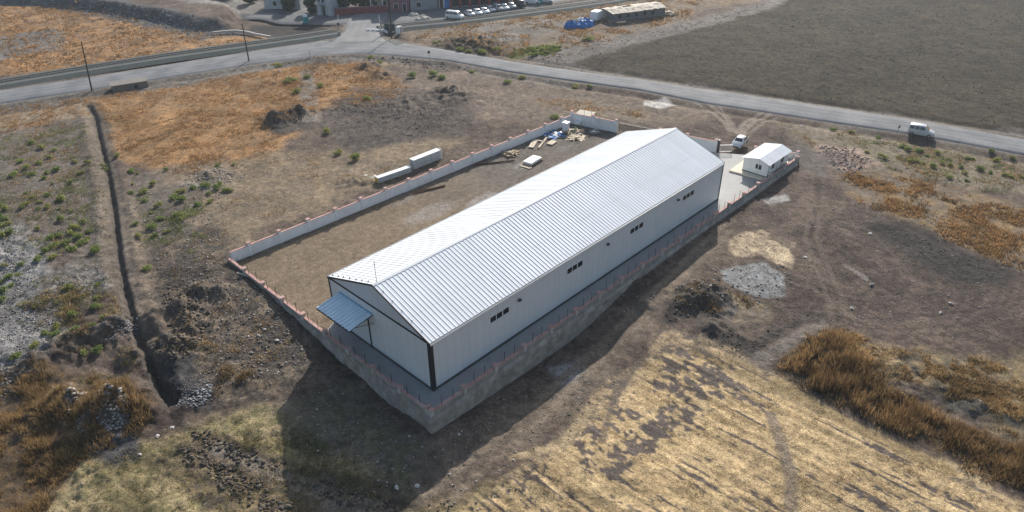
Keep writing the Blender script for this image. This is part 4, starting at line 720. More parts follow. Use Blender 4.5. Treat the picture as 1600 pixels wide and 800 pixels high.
def car(kind, loc, rz, pm, label, cat, group=None, name='parked_car', scale=1., open_door=False):
    R = empty(name, loc, rz, label, cat, group); st = STY[kind]; vs = []
    for x, w, zs, zb, zt, wt in st:
        half = [(w*.94,zs),(w,zs+.16),(w,zb),(wt,zt-.06),(wt*.82,zt)]
        vs += [(x, -a, z) for a, z in half]+[(x, a, z) for a, z in half[::-1]]
    n = len(st); fs = [(10*i+k, 10*i+(k+1) % 10, 10*i+10+(k+1) % 10, 10*i+10+k) for i in range(n-1) for k in range(10)]
    MB().add(vs, fs, True).add([vs[k] for k in range(10)], [tuple(range(10))]).add(vs[-10:], [tuple(range(10))]).build('body', pm, R)
    cab = [i for i in range(n) if st[i][4]-st[i][3] > .25]
    def pt(i, f, s, push=.012, xf=0.):   # point on the glass band of station i
        x, w, zs, zb, zt, wt = st[i]; t = f
        return Vector((x+xf, s*(w+(wt-w)*t+push), zb+(zt-.06-zb)*t))
    k0, k1 = cab[0], cab[-1]; nd = 3 if kind != 'car' else 2
    for s in (-1, 1):
        xa, xb = st[k0][0]-.06, st[k1][0]+(.1 if kind != 'car' else -.15)
        i0 = k0; w, zb, zt, wt = st[k0+1][1], st[k0+1][3], st[k0+1][4], st[k0+1][5]
        q0 = .12; q1 = .84; seg = (xa-xb)/nd
        for d in range(nd):
            a0 = xa-d*seg-.05; a1 = xa-(d+1)*seg+.05
            def P(x, t): return (x, s*(w+(wt-w)*t+.014), zb+(zt-.06-zb)*t)
            fr = .32*(zt-zb) if d == 0 else 0
            rr = .30 if (d == nd-1 and kind == 'car') else 0
            poly = [P(a0+fr, q0), P(a1-rr, q0), P(a1, q1), P(a0-.03, q1)]
            MB().add(poly+[(p[0], p[1]-s*.01, p[2]) for p in poly], [(0,1,2,3),(7,6,5,4),(0,1,5,4),(1,2,6,5),(2,3,7,6),(3,0,4,7)]).build('side_window', CARGL, R)
    def screen(i, j, nm):
        a, b = st[i], st[j]; out = .014 if a[0] > b[0] else -.014; f0, f1 = .10, .90
        def Q(f, s):
            x = a[0]+(b[0]-a[0])*f; z = a[4]+(b[4]-a[4])*f; wd = a[5]+(b[5]-a[5])*f; return (x+out, s*wd*.86, z+.02)
        p = [Q(f0,-1), Q(f0,1), Q(f1,1), Q(f1,-1)]
        MB().add(p+[(x-out*.8, y, z-.015) for x, y, z in p], [(0,1,2,3),(7,6,5,4),(0,1,5,4),(1,2,6,5),(2,3,7,6),(3,0,4,7)]).build(nm, CARGL, R)
    screen(k0-1, k0, 'windscreen'); screen(k1+1, k1, 'rear_window')
    wx = (st[0][0]-.72, st[-1][0]+.68); r = .31 if kind in ('car','van') else .36
    for x in wx:
        for s in (-1, 1):
            y = s*(st[3][1]-.08)
            t = MB().tube([(x, y-.11, r), (x, y+.11, r)], r, 14).build('wheel', TYRE, R)
            MB().tube([(x, y+s*.112, r), (x, y+s*.125, r)], r*.62, 10).build('rim', RIMM, t)
    fx, rx = st[1][0], st[-2][0]; zh = st[1][3]
    for s in (-1, 1):
        MB().box(fx-.06, fx+.06, s*.62-.16, s*.62+.16, zh-.2, zh-.04).build('headlight', LIGHTM, R)
        MB().box(rx-.07, rx+.02, s*(st[-2][1]-.12)-.09, s*(st[-2][1]-.12)+.09, st[-2][3]-.32, st[-2][3]-.02).build('tail_light', TAILM, R)
    gz0 = st[1][2]+.2; MB().box(fx-.02, fx+.075, -.44, .44, gz0, zh-.1).build('grille', BLACK, R)
    MB().box(st[0][0]-.1, st[0][0]+.05, -.66, .66, st[0][2]-.06, st[0][2]+.14).build('bumper', DARKTRIM, R)
    MB().box(st[-1][0]-.05, st[-1][0]+.1, -.68, .68, st[-1][2]-.05, st[-1][2]+.14).build('bumper', DARKTRIM, R)
    if kind == 'suv': 
        for s in (-1, 1): MB().bar((.3, s*.6, 1.80), (-1.8, s*.6, 1.80), .05).build('roof_rail', DARKTRIM, R)
    if open_door:
        MB().box(-.95, 0, -.04, .04, .35, 1.05, 1.2, (.35, .88, 0)).build('door', DARKTRIM, R, label='front door standing open')
    R.scale = (scale,)*3
    return R
SILVER = paint_mat('silver_paint', (.50,.52,.55)); WHITEC = paint_mat('white_car_paint', (.72,.74,.75)); DKC = paint_mat('dark_car_paint', (.03,.035,.04)); GREYC = paint_mat('grey_car_paint', (.28,.30,.32))
car('van', (99.6,-13.5,.11), math.atan2(-3.4,.7), SILVER, 'silver high-roofed van driving along the worn road past the dark field', 'van', name='passenger_van')
car('car', (74.9,7.5,-.02), math.radians(180+9), SILVER, 'silver car with dark windscreen and one door open by the gate', 'car', open_door=True)

# ---------------------------------------------------------------- panel packs and yard debris
WRAP = mat('shade_greyed_wrap', (.37,.40,.41), .5, 0, .12, 1.5, dirt=(.28,.31,.31), dscale=.7); TIMB = mat('raw_timber', (.42,.29,.17), .8, 0, .25, 3); TIMP = mat('pale_timber', (.55,.46,.34), .8, 0, .2, 2)  # WRAP is white wrap greyed, shade of the pack sides put into its colour
YEL = mat('yellow_end_board', (.55,.36,.06), .6); RUSTY = mat('rusty_steel', (.13,.065,.04), .8, .2, .3, 4); BLUEP = mat('blue_plastic', (.03,.16,.42), .5, 0, .25, 1.5)
WHS = mat('white_sheet', (.74,.75,.76), .5, 0, .08, 1); GREYS = mat('grey_scrap', (.28,.29,.30), .7, .1, .3, 2); GREENP = mat('green_wrap', (.06,.22,.16), .5, 0, .2, 2)
def pack(loc, rz, L, W, H, label, end=None, straps=4):
    R = empty('panel_pack', loc, rz, label, 'panel stack', 'panel packs lying beside the white wall')
    b = MB(); n = 5
    for k in range(n): b.box(0+.03*(k % 2), L-.02*(k % 3), -W/2+.01*(k % 2), W/2-.012*(k % 2), .12+k*(H-.12)/n, .12+(k+1)*(H-.12)/n-.012)
    b.build('sheet_stack', WRAP, R)
    MB().box(.0, L, -W/2-.02, W/2+.02, H, H+.03).build('cover_sheet', WHS, R)
    for k in range(straps):
        x = L*(k+.5)/straps; MB().box(x-.12, x+.12, -W/2-.05, W/2+.05, 0, .115).build('bearer', TIMB, R)
        s = MB(); s.box(x-.03, x+.03, -W/2-.03, -W/2-.021, .12, H); s.box(x-.03, x+.03, W/2+.021, W/2+.03, .12, H); s.build('strap', GREYS, R)
    if end: MB().box(-.06, -.004, -W/2, W/2, .12, H).build('end_board', end, R)
    return R
a1 = math.atan2(40.6-41.2, 30.4-24.5)
pack((24.5,41.15,gz(24.5,41.1)), a1, 6.1, .85, .95, 'low white-covered stack of panels with a yellow end', YEL)
p2 = pack((31.3,41.0,gz(32,41)), math.atan2(-.1,5.6), 5.7, 1.05, 1.65, 'taller white-covered stack of panels with a hooked pole at its end')
MB().tube([(5.85,-.5,.1),(5.85,-.5,1.7),(5.8,-.3,1.85),(5.7,0,1.85)], .035, 6).build('hooked_pole', WHITEP, p2)
def heap(name, loc, items, label, cat, group=None):
    """a loose heap that is one thing: parts are the kinds of material in it"""
    R = empty(name, loc, 0, label, cat, group)
    for nm, m, n, sz, spread, hmax, seed in items:
        r = random.Random(seed); b = MB()
        for k in range(n):
            a = r.uniform(0, 6.28); q = spread*math.sqrt(r.random()); l, w_, t = (s*r.uniform(.6, 1.3) for s in sz)
            z = max(0, hmax*(1-q/spread))*r.uniform(.4, 1); b0 = len(b.v)
            b.box(-l/2, l/2, -w_/2, w_/2, 0, t)
            M = Matrix.Translation((q*math.cos(a), q*math.sin(a)*.75, z)) @ Matrix.Rotation(r.uniform(0, 3.14), 4, 'Z') @ Matrix.Rotation(r.uniform(-.35, .35), 4, 'X') @ Matrix.Rotation(r.uniform(-.25, .25), 4, 'Y')
            b.v[b0:] = [tuple(M @ Vector(p)) for p in b.v[b0:]]
        b.build(nm, m, R)
    return R
def crumple(name, loc, m, rx, ry, h, seed, parent=None, rz=0, base=0., n=14, **kw):
    r = random.Random(seed); vs = [(0,0,h*1.05)]; rings = 4
    for i in range(1, rings+1):
        f = i/rings
        for k in range(n):
            a = 2*math.pi*k/n; j = 1+r.uniform(-.13, .13)
            vs.append((rx*f*math.cos(a)*j, ry*f*math.sin(a)*j, max(base, h*(1-f**2.4)*r.uniform(.75, 1.15)) if i < rings else -.15))
    fs = [(0, 1+k, 1+(k+1) % n) for k in range(n)]
    fs += [(1+(i-1)*n+k, 1+i*n+k, 1+i*n+(k+1) % n, 1+(i-1)*n+(k+1) % n) for i in range(1, rings) for k in range(n)]
    return MB().add(vs, fs).build(name, m, parent, loc, rz, **kw)
def xy(t, z=0): return (t[0], t[1], z)
R = heap('wrapping_heap', xy((24.55,43.37), .0), [('white_film', WHS, 14, (.9,.5,.06), 1.2, .35, 3), ('green_film', GREENP, 10, (.7,.35,.06), .9, .45, 4)], 'heap of torn white and green wrapping beside the yellow-ended panel stack', 'waste heap')
# covered pallet stack
R = empty('covered_pallet', xy((46.28,28.71), .02), math.radians(8), 'timber pallets topped with white sheets in the open yard', 'pallet')
MB().box(-1.7, 1.7, -.95, .95, .0, .10).build('timber_base', TIMB, R)
b = MB(); [b.box(-1.55+.02*k, 1.55-.03*k, -.85+.02*k, .85-.01*k, .13+.09*k, .21+.09*k) for k in range(4)]; b.build('white_sheets', WHS, R)
b = MB(); [b.box(-2.2-.35*k, -1.95-.35*k, -1.2, .8, 0, .08) for k in range(2)]; b.build('loose_plank', TIMP, R)
b = MB(); [b.box(-1.5+.5*k, -1.2+.5*k, -1.05, -.96, .02, .35) for k in range(6)]; b.build('dark_gap_prop', DARKTRIM, R)  # dark-coloured props stand in for the shaded gap under the sheets
heap('timber_pile', xy((46.15,33.31), .02), [('timber_piece', TIMB, 34, (1.5,.14,.1), 1.3, .55, 5), ('pale_board', TIMP, 16, (1.1,.3,.05), 1.2, .65, 6)], 'pile of orange-brown timber offcuts against the white wall', 'timber pile')
for (px, py), rz, l, wd, lab in (((833,226),.5,3.2,.9,'pale boards stacked flat nearest the timber offcuts'),((848,224),.42,4.6,.3,'single long pale beam lying between board stacks'),((862,224),.2,1.8,1.1,'square cream board lying at the right end of the beam'),((842,221),1.9,2.0,.35,'short pinkish board propped across the flat stack')):
    p = {(833,226):(51.52,33.3),(848,224):(53.03,32.45),(862,224):(54.06,31.32),(842,221):(53.21,33.49)}[(px,py)]
    b = MB(); [b.box(-l/2+.03*k, l/2-.02*k, -wd/2, wd/2, .02+.06*k, .07+.06*k) for k in range(3)]; b.build('board_stack', TIMP, None, (p[0], p[1], .02), rz, label=lab, cat='boards', group='boards lying in the far yard')
heap('plastic_waste_heap', xy((57.35,33.56), .02), [('blue_sheet', BLUEP, 16, (1.1,.6,.05), 2.1, .4, 7), ('white_scrap', WHS, 8, (.7,.4,.06), 1.9, .35, 8), ('dark_scrap', DARKTRIM, 14, (.9,.4,.08), 2.2, .3, 9)], 'flat heap of blue plastic and dark scrap below the white wall', 'waste heap')
heap('timber_scrap_heap', xy((60.67,31.65), .02), [('pale_board', TIMP, 18, (1.4,.5,.05), 1.7, .7, 10), ('timber_piece', TIMB, 20, (1.5,.15,.1), 1.7, .6, 11), ('weed_clump', mat('weed_green', (.05,.09,.035), .9), 12, (.5,.4,.35), 1.5, .6, 12)], 'tall mixed heap of boards and weeds in the far yard corner', 'timber pile')
heap('board_heap', xy((58.51,29.75), .02), [('board', TIMP, 14, (2.0,.45,.06), 1.7, .35, 13), ('timber_piece', TIMB, 12, (1.3,.15,.1), 1.6, .3, 14)], 'low heap of cream boards in front of the weedy timber heap', 'timber pile')
heap('metal_scrap_heap', xy((62.64,28.62), .02), [('grey_scrap', GREYS, 22, (.7,.35,.2), .9, .6, 15), ('white_scrap', WHS, 7, (.9,.12,.06), .8, .8, 16)], 'small grey scrap heap with white strips near the short wall', 'scrap heap')
b = MB(); [b.box(-.9, .9, -.5, .5, .0+.1*k, .08+.1*k, .05*k) for k in range(4)]; b.build('sheet_stack', WHS, None, xy((63.37,33.11), .5), .3, label='white sheet stack lying on top of the corner debris', cat='sheets')
R = empty('water_tank_stand', xy((59.83,33), 0), .2, 'narrow pale box with a white lid standing by the corner wall', 'box'); MB().box(-.45,.45,-.45,.45,0,1.6).build('box_body', PLASTER, R); MB().box(-.55,.55,-.55,.55,1.61,1.72).build('lid', WHS, R)
def rods(name, p0, p1, n, seed, label):
    r = random.Random(seed); b = MB(); c = ((p0[0]+p1[0])/2, (p0[1]+p1[1])/2)
    for k in range(n):
        o = [r.uniform(-.25, .25) for _ in range(4)]
        b.tube([(p0[0]-c[0]+o[0], p0[1]-c[1]+o[1], .06+.03*k), (o[1]*.5, o[2]*.6, .04+.03*k), (p1[0]-c[0]+o[2], p1[1]-c[1]+o[3], .06+.02*k)], .045, 5)
    b.build(name, RUSTY, None, (c[0], c[1], 0), label=label, cat='steel rods')
rods('rod_bundle', (25.92,34.21), (30.79,32.66), 7, 2, 'rusty rod bundle on the yard dirt nearest the camera')
rods('rod_bundle', (39.12,34.72), (44.36,31.17), 6, 3, 'rusty rod bundle leading to the timber offcuts')
MB().box(-1.0,1.0,-.12,.12,0,.1).build('plank', TIMP, None, (*(-2.7,32.04), gz(*(-2.7,32.04))+.02), 1.9, label='pale plank lying outside the wall near the left yard corner', cat='plank')

# ---------------------------------------------------------------- railway
BALL = mat('railway_ballast', (.088,.097,.092), .95, 0, .3, 3, .6, dirt=(.062,.07,.066), dscale=.25); RAILM = mat('rail_steel', (.10,.09,.085), .6, .3); SLEEP = mat('concrete_sleeper', (.135,.135,.125), .9)
def railway(ctr, label):
    ctr = [Vector((*p, 0)) for p in ctr]; o = ctr[0].copy(); R = empty('railway_track', o, 0, label, 'railway')
    d = []; 
    for i, p in enumerate(ctr):
        t = (ctr[min(i+1, len(ctr)-1)]-ctr[max(i-1, 0)]).normalized(); d.append(Vector((-t.y, t.x, 0)))
    vs = []
    for p, nn in zip(ctr, d):
        for w_, z in ((-4.0,-.25),(-2.6,.4),(2.6,.4),(4.0,-.25)): vs.append(p-o+nn*w_+Vector((0,0,z)))
    MB().add(vs, [(4*i+k, 4*i+k+1, 4*i+5+k, 4*i+4+k) for i in range(len(ctr)-1) for k in range(3)]).build('ballast', BALL, R)
    for s in (-.75, .75):
        b = MB()
        for i in range(len(ctr)-1):
            a = ctr[i]-o+d[i]*s; c = ctr[i+1]-o+d[i+1]*s; b.bar(a+Vector((0,0,.55)), c+Vector((0,0,.55)), .1, .16)
        b.build('rail', RAILM, R)
    b = MB()
    for i in range(len(ctr)-1):
        L = (ctr[i+1]-ctr[i]).length; n = int(L/.8); r = math.atan2((ctr[i+1]-ctr[i]).y, (ctr[i+1]-ctr[i]).x)
        for k in range(n):
            p = ctr[i].lerp(ctr[i+1], k/n)-o
            if (p+o).length < 330: b.box(-.12, .12, -1.25, 1.25, .39, .425, r, (p.x, p.y, 0))
    sl = b.build('sleepers', SLEEP, R); sl['kind'] = 'stuff'
railway([(-17.95,141.8),(-7.55,139.04),(-0.76,138.1),(14.72,134.79),(31.57,130.61),(51.07,124.35),(61.62,121.07),(70.35,118.74)], 'railway track on dark ballast running beside the road on the left')
railway([(80.06,112.69),(87.63,109.89),(96.87,104.99),(106.93,100.49),(118.12,96.52),(129.68,92.22),(142.27,88.11),(158.69,83.62),(182.72,78.01)], 'railway track on dark ballast beyond the crossing behind the parked cars')

# ---------------------------------------------------------------- poles, signs, crossing furniture
WOOD = mat('dark_pole_wood', (.05,.04,.035), .85, 0, .2, 3)
def pole(p, h, label, lean=(0,0), arm=True, m=WOOD):
    z = gz(*p); R = empty('utility_pole', (p[0], p[1], z-.1), 0, label, 'pole', 'wooden poles along the road')
    MB().tube([(0,0,-.4),(lean[0],lean[1],h)], [.17,.11], 8).build('shaft', m, R)
    if arm:
        MB().bar((lean[0]-.55,lean[1]+.4,h-.35),(lean[0]+.55,lean[1]-.4,h-.35), .1).build('crossarm', m, R)
        for k in (-.45, 0, .45): MB().tube([(lean[0]+k*1.0,lean[1]-k*.73,h-.29),(lean[0]+k*1.0,lean[1]-k*.73,h-.1)], .05, 6).build('insulator', WHITEP, R)
pole((10.89,119.22), 10.2, 'bare dark pole at the road edge next to the concrete culvert', (.9,-.6), False)
pole((42.91,112.97), 8.6, 'dark pole on the verge between railway and road, in front of the pale kerb', (.3,.2), False)
pole((77.19,104.22), 8.2, 'dark pole with crossarm beside the level crossing', (.2,0))
MB().tube([(0,0,-.3),(0,0,7)], .09, 6).build('lamp_pole', WOOD, None, xy((116.14,105.62)), label='thin pole standing behind the row of parked cars', cat='pole')
def sign(p, h, label, face, w_=.6, tri=False):
    R = empty('road_sign', xy(p, gz(*p)), math.radians(225), label, 'sign'); MB().tube([(0,0,-.2),(0,0,h)], .045, 6).build('post', GREYS, R)
    if tri: MB().add([(.05,-w_/2,h-.5),(.05,w_/2,h-.5),(.05,0,h+.1),(.08,-w_/2,h-.5),(.08,w_/2,h-.5),(.08,0,h+.1)], [(0,1,2),(5,4,3),(0,3,4,1),(1,4,5,2),(2,5,3,0)]).build('plate', face, R)
    else: MB().box(.05,.08,-w_/2,w_/2,h-.6,h).build('plate', face, R)
DKS = mat('sign_back', (.05,.07,.07), .5, .3)
sign((70.9,82.55), 2.6, 'small dark-backed road sign on the verge near the crossing', DKS, .55)
sign((98.05,-10.23), 1.7, 'little roadside marker standing at the verge behind the silver van', DKS, .45, True)
sign((53.47,104.14), 1.8, 'short pale marker post on the verge left of the crossing', WHS, .25)
def barrier(p, rz, label):
    R = empty('crossing_barrier', xy(p), rz, label, 'barrier'); MB().box(-.25,.25,-.2,.2,0,1.1).build('cabinet', GREYS, R); MB().tube([(0,0,1.0),(0,0,3.4)], .06, 6).build('post', DKS, R)
    MB().box(-.05,.05,-.35,.35,2.6,3.2).build('lamp_board', BLACK, R); MB().bar((.1,0,1.1),(.3,.0,5.2), .1).build('boom', WHS, R)
barrier((69.5,115.49), .3, 'crossing barrier with raised boom on the left of the lane'); barrier((76.68,107.45), 2.4, 'crossing barrier with raised boom on the right of the lane')
R = empty('signal_cabinet', xy((81.14,106.08), 0), .4, 'white equipment cabinet standing by the level crossing', 'cabinet'); MB().box(-.8,.8,-.5,.5,.1,1.6).build('cabinet_body', PLASTER, R); MB().box(-.88,.88,-.58,.58,1.6,1.7).build('cabinet_roof', GREYS, R); MB().box(-.3,.4,-.54,-.502,.2,1.45).build('door', GREYS, R)
R = empty('dark_fence', xy((79.77,110.38), 0), math.atan2(*(lambda a, b: (b[1]-a[1], b[0]-a[0]))((79.77,110.38), (81.65,108.27))), 'dark panel fence left of the white equipment cabinet', 'fence'); L_ = math.dist((79.77,110.38), (81.65,108.27))
MB().box(0,L_,-.04,.04,.2,1.9).build('fence_panel', DKS, R); [MB().box(x-.06,x+.06,-.1,.1,-.1,2.05).build('post', GREYS, R) for x in (0, L_/2, L_)]
for (p, lab) in (((78.17,111.25), 'white curved kerb on the right of the crossing lane'),):
    b = MB(); [b.box(-.5,.5,-.18,.18,0,.5, .4*k-.9, (p[0]+math.sin(.4*k)*2.2-1, p[1]-1.0*k+2.5, 0)) for k in range(6)]; b.build('kerb', WHS, label=lab, cat='kerb')
pts = [(48.85,141.64),(51.45,140.56),(53.77,138.86),(55.11,135.38),(55.44,132.11),(56.72,126.82)]; b = MB(); [b.bar((*a, .25),(*c, .25), .5, .5) for a, c in zip(pts, pts[1:])]; b.build('low_kerb_wall', mat('pale_kerb', (.45,.42,.38), .9), label='low pale concrete kerb wall beyond the railway on the left', cat='wall')
# culvert
R = empty('culvert', xy((13.54,115.13), 0), math.atan2(113.2-115.1, 20.07-13.54), 'concrete culvert headwall with one dark pipe opening below the road', 'culvert')
CB = mat('culvert_concrete', (.17,.155,.135), .85, 0, .2, 1.5, .2); MB().box(0,6.8,0,3.0,-.8,.95).build('headwall', CB, R); MB().box(-.1,6.9,-.08,3.0,.951,1.1).build('top_slab', mat('culvert_top', (.19,.172,.15), .85, 0, .15, 1.5), R)
MB().tube([(4.5,-.06,.25),(4.5,.12,.25)], .38, 14).build('pipe_mouth', BLACK, R)

# ---------------------------------------------------------------- cars along the far street
row = 'cars parked in a row along the far street'
def pc(px, kind, m, lab, cat='car', rz=-1.0, s=1., group=row): car(kind, (px[0], px[1], .08), rz, m, lab, cat, group, scale=s)
pc((100.34,105.96), 'minibus', WHITEC, 'white minibus parked at the near end of the car row', 'minibus', -1.25, 1.0)
pc((105.43,105.5), 'car', SILVER, 'silver car parked directly after the white minibus', rz=-1.9)
pc((107.85,104.94), 'car', WHITEC, 'second car after the minibus, white and low', rz=-1.9)
pc((110.16,104.5), 'car', WHITEC, 'third car after the minibus, white', rz=-1.9)
pc((112.92,104.73), 'car', SILVER, 'fourth car after the minibus, silver', rz=-1.9)
pc((114.77,103.76), 'suv', GREYC, 'grey high car in the middle of the parked row', rz=-1.9)
pc((117.05,103.45), 'car', WHITEC, 'white car parked between two darker cars', rz=-1.9)
pc((119.48,103), 'car', GREYC, 'grey car parked beside the dark box van', rz=-1.9)
pc((122.19,102.26), 'minibus', DKC, 'dark box van parked at the far end of the row', 'van', rz=-1.9, s=.95)
pc((127.55,102.14), 'suv', WHITEC, 'white car standing apart beyond the dark van', rz=-.9)
pc((131.36,100.26), 'car', SILVER, 'small pale car farthest along the street', rz=-.9)
R = empty('street_kiosk', xy((71.21,133.63)), .6, 'small teal kiosk with a white lid on the shaded street', 'kiosk'); TEAL = mat('teal_paint', (.02,.26,.27), .5); MB().box(-.6,.6,-.6,.6,0,1.5).build('kiosk_body', TEAL, R); MB().box(-.5,.5,-.5,.5,1.5,2.0).build('lid', WHS, R)
R = empty('street_kiosk', xy((128.91,100.6)), .2, 'tall teal box standing beside the white car beyond the row', 'kiosk'); MB().box(-.6,.6,-.6,.6,0,2.6).build('kiosk_body', TEAL, R); MB().box(-.65,.65,-.65,.65,2.6,2.75).build('lid', TEAL, R)
SANDM = mat('pale_sand', (.44,.40,.34), .95, 0, .15, 1, .2)
crumple('sand_heap', xy((94.42,112.63)), SANDM, 2.6, 2.0, 1.0, 5, label='larger pale sand heap at the edge of the lane', cat='sand heap'); crumple('sand_heap', xy((95.53,117.76)), SANDM, 1.7, 1.4, .8, 6, label='smaller pale sand heap nearer the red wall', cat='sand heap')

# tarpaulin heap, water tank, ruined shed
R = empty('tarpaulin_heap', xy((116.91,76.26), 0), math.atan2(*(lambda a, b: (b[1]-a[1], b[0]-a[0]))((113.81,77.82), (121.33,74.21))), 'bright blue tarpaulin heap by the railway with pale patches on top', 'tarpaulin')
TARP = mat('blue_tarpaulin', (.012,.14,.42), .35, 0, .3, .9)
crumple('tarpaulin', (-2.2,0,0), TARP, 2.3, 1.7, 1.7, 8, R, 0, .2); crumple('tarpaulin', (.5,-.9,0), TARP, 2.2, 1.6, 1.6, 9, R, .3, .2); crumple('tarpaulin', (2.4,.4,0), TARP, 2.6, 1.9, 1.8, 10, R, .3, .2)
crumple('white_sheet', (1.2,1.0,.9), WHS, 1.8, 1.2, 1.0, 11, R); crumple('white_sheet', (-.6,.5,.8), mat('pinkish_sheet', (.5,.43,.4), .7), 1.2, .8, .9, 12, R)
R = empty('water_tank', xy((125.15,76.96), 0), .2, 'white box tank between the blue tarpaulin and the ruined shed', 'tank'); MB().box(-1.5,1.5,-1.1,1.1,.15,2.4).build('tank_body', WHS, R, bevel=.12); MB().box(-1.6,1.6,-1.2,1.2,0,.148).build('skid', DARKTRIM, R)
def ruin():
    p0, p1 = (126.06,71.88), (140.61,65.8); L = math.dist(p0, p1)+.5; r = math.atan2(p1[1]-p0[1], p1[0]-p0[0])
    R = empty('ruined_shed', xy(p0), r, 'long low ruined shed with broken cream roof beyond the blue tarpaulin', 'shed')
    w_ = MB(); D = 6.5; BW = mat('shed_block', (.15,.155,.165), .9, 0, .25, 2)
    w_.box(0,L,0,.25,0,2.1); w_.box(0,L,D-.25,D,0,2.3); w_.box(0,.25,.25,D-.25,0,2.2); w_.box(L-.25,L,.25,D-.25,0,2.2); w_.build('wall', BW, R)
    n, k = 24, 9; rr = random.Random(4); vs = []
    for i in range(n+1):
        for j in range(k+1):
            x = -.3+(L+.6)*i/n; y = -.25+(D+.5)*j/k; t = abs(j/k-.5)*2
            z = 2.25+.75*(1-t)*(1 if i > 4 else .4+.15*i)+rr.uniform(-.12, .12); vs.append((x, y, z))
    fs = [(i*(k+1)+j, (i+1)*(k+1)+j, (i+1)*(k+1)+j+1, i*(k+1)+j+1) for i in range(n) for j in range(k) if not (7 <= i <= 10 and 4 <= j <= 6) and not (i in (3,4) and j > 5)]
    MB().add(vs, fs).build('roof', mat('broken_roof', (.52,.46,.37), .8, 0, .25, .8, dirt=(.36,.25,.17), dscale=.5), R)
    b = MB(); [b.box(1.5+2.6*i, 2.4+2.6*i, -.03, -.002, .9, 1.7) for i in range(int(L/2.6)-1)]; b.build('opening', BLACK, R)
ruin()
heap('rubble_heap', xy((143.35,65.93)), [('pale_chunk', TIMP, 20, (.9,.7,.4), 1.8, .5, 21)], 'pale rubble heap at the right end of the ruined shed', 'rubble')

# ---------------------------------------------------------------- buildings along the far street
def facade(name, label, cat, a, b, depth, h, wm, rm=None, openings=(), extra=None, roof_h=.3):
    """building whose street front runs from a to b; openings = (x fraction, width, z0, z1, part name, material)"""
    L = math.dist(a, b); r = math.atan2(b[1]-a[1], b[0]-a[0]); R = empty(name, (*a, 0), r, label, cat)
    MB().box(0, L, 0, depth, -.2, h).build('wall', wm, R); MB().box(-.25, L+.25, -.35, depth+.25, h, h+roof_h).build('roof', rm or GREYS, R)
    for f, wd, z0, z1, nm, m in openings:
        x = f*L; fr = MB(); t = .08
        fr.box(x-wd/2-t, x+wd/2+t, -.06, -.003, z1, z1+t); fr.box(x-wd/2-t, x-wd/2, -.06, -.003, z0, z1); fr.box(x+wd/2, x+wd/2+t, -.06, -.003, z0, z1)
        p = fr.build(nm, WHITEP, R); MB().box(x-wd/2, x+wd/2, -.045, -.003, z0, z1).build('leaf' if nm == 'door' else 'pane', m, p)
    return R
PALEW = mat('pale_render', (.42,.44,.46), .85, 0, .15, .6); BLUEG = mat('bluish_render', (.33,.38,.43), .85, 0, .15, .6); REDW = mat('red_brick_wall', (.20,.055,.055), .85, 0, .25, 1.); PURP = mat('maroon_render', (.19,.08,.11), .85, 0, .15, 1); CREAM = mat('cream_render', (.44,.36,.31), .85, 0, .1, 1)
REDC = mat('red_column', (.33,.05,.04), .6); GREYW = mat('grey_render', (.25,.27,.29), .85, 0, .15, .7); BDOOR = mat('blue_door', (.03,.16,.42), .5)
def mid(a, b, f): return (a[0]+(b[0]-a[0])*f, a[1]+(b[1]-a[1])*f)
A0, A1 = (76.57,141.34), (80.12,134.07)
R = facade('apartment_building', 'pale blue-grey building with dark passage between two piers', 'building', (78.32,138.27), (80.24,133.93), 8, 7.5, BLUEG, None, [(.42,.9,0,2.6,'door',BLACK),(.42,1.0,3.6,5.0,'window',GLASS),(.8,.9,3.6,5.0,'window',GLASS),(.15,.8,3.6,5.0,'window',GLASS)])
L_ = math.dist((78.32,138.27), (80.24,133.93)); MB().box(-.1, L_*.5, -1.2, -.07, 3.0, 3.18).build('balcony', PALEW, R); MB().box(L_*.72, L_*.98, -.55, -.07, -.1, 7.4).build('pier', PALEW, R); MB().box(.05, L_*.28, -.55, -.07, -.1, 2.95).build('pier', PALEW, R)
b = R; rb = MB(); [rb.box(k*.3-.1, k*.3-.07, -1.19, -1.16, 3.18, 4.0) for k in range(1, int(L_*.5/.3))]; rb.build('balcony_rail', GREYS, R)
wa, wb = (80.8,133.83), (92.84,125.74); L_ = math.dist(wa, wb); r_ = math.atan2(wb[1]-wa[1], wb[0]-wa[0])
R = empty('garden_wall', xy(wa), r_, 'long dark red wall facing the end of the crossing lane', 'wall'); MB().box(0,L_,0,.25,-.1,1.9).build('wall_body', REDW, R); MB().box(-.05,L_+.05,-.06,.31,1.9,2.02).build('coping', mat('wall_coping', (.22,.2,.2), .9), R)
R = facade('villa', 'cream house with white porch posts behind the dark red wall', 'house', mid((80.8,133.83), (92.84,125.74), .62) if 0 else (mid(wa, wb, .66)[0]+2.2, mid(wa, wb, .66)[1]+2.8), (wb[0]+2.4, wb[1]+2.6), 8, 6.5, CREAM, None, [(.3,1.2,1.0,2.4,'window',GLASS),(.75,1.3,1.0,2.4,'window',GLASS),(.5,1.2,3.8,5.1,'window',GLASS)])
for x in (.15, 3.4, 6.2): MB().box(x, x+.28, -1.3, -1.0, 0, 3.1).build('porch_post', WHITEP, R)
MB().box(0, 6.6, -1.5, -.36, 3.1, 3.3).build('porch_roof', GREYS, R)
facade('maroon_building', 'maroon rendered building at the right end of the red wall', 'building', (wb[0]+.6, wb[1]-.5), (97.89,122.28), 9, 7, PURP, None, [(.3,1.2,.9,2.3,'window',GLASS),(.75,1.0,0,2.2,'door',BLACK)])
facade('low_grey_building', 'low grey building behind the sand heaps', 'building', (98.13,122.01), (105.32,118.68), 7, 3.2, GREYW, None, [(.3,1.4,1.0,2.2,'window',GLASS)])
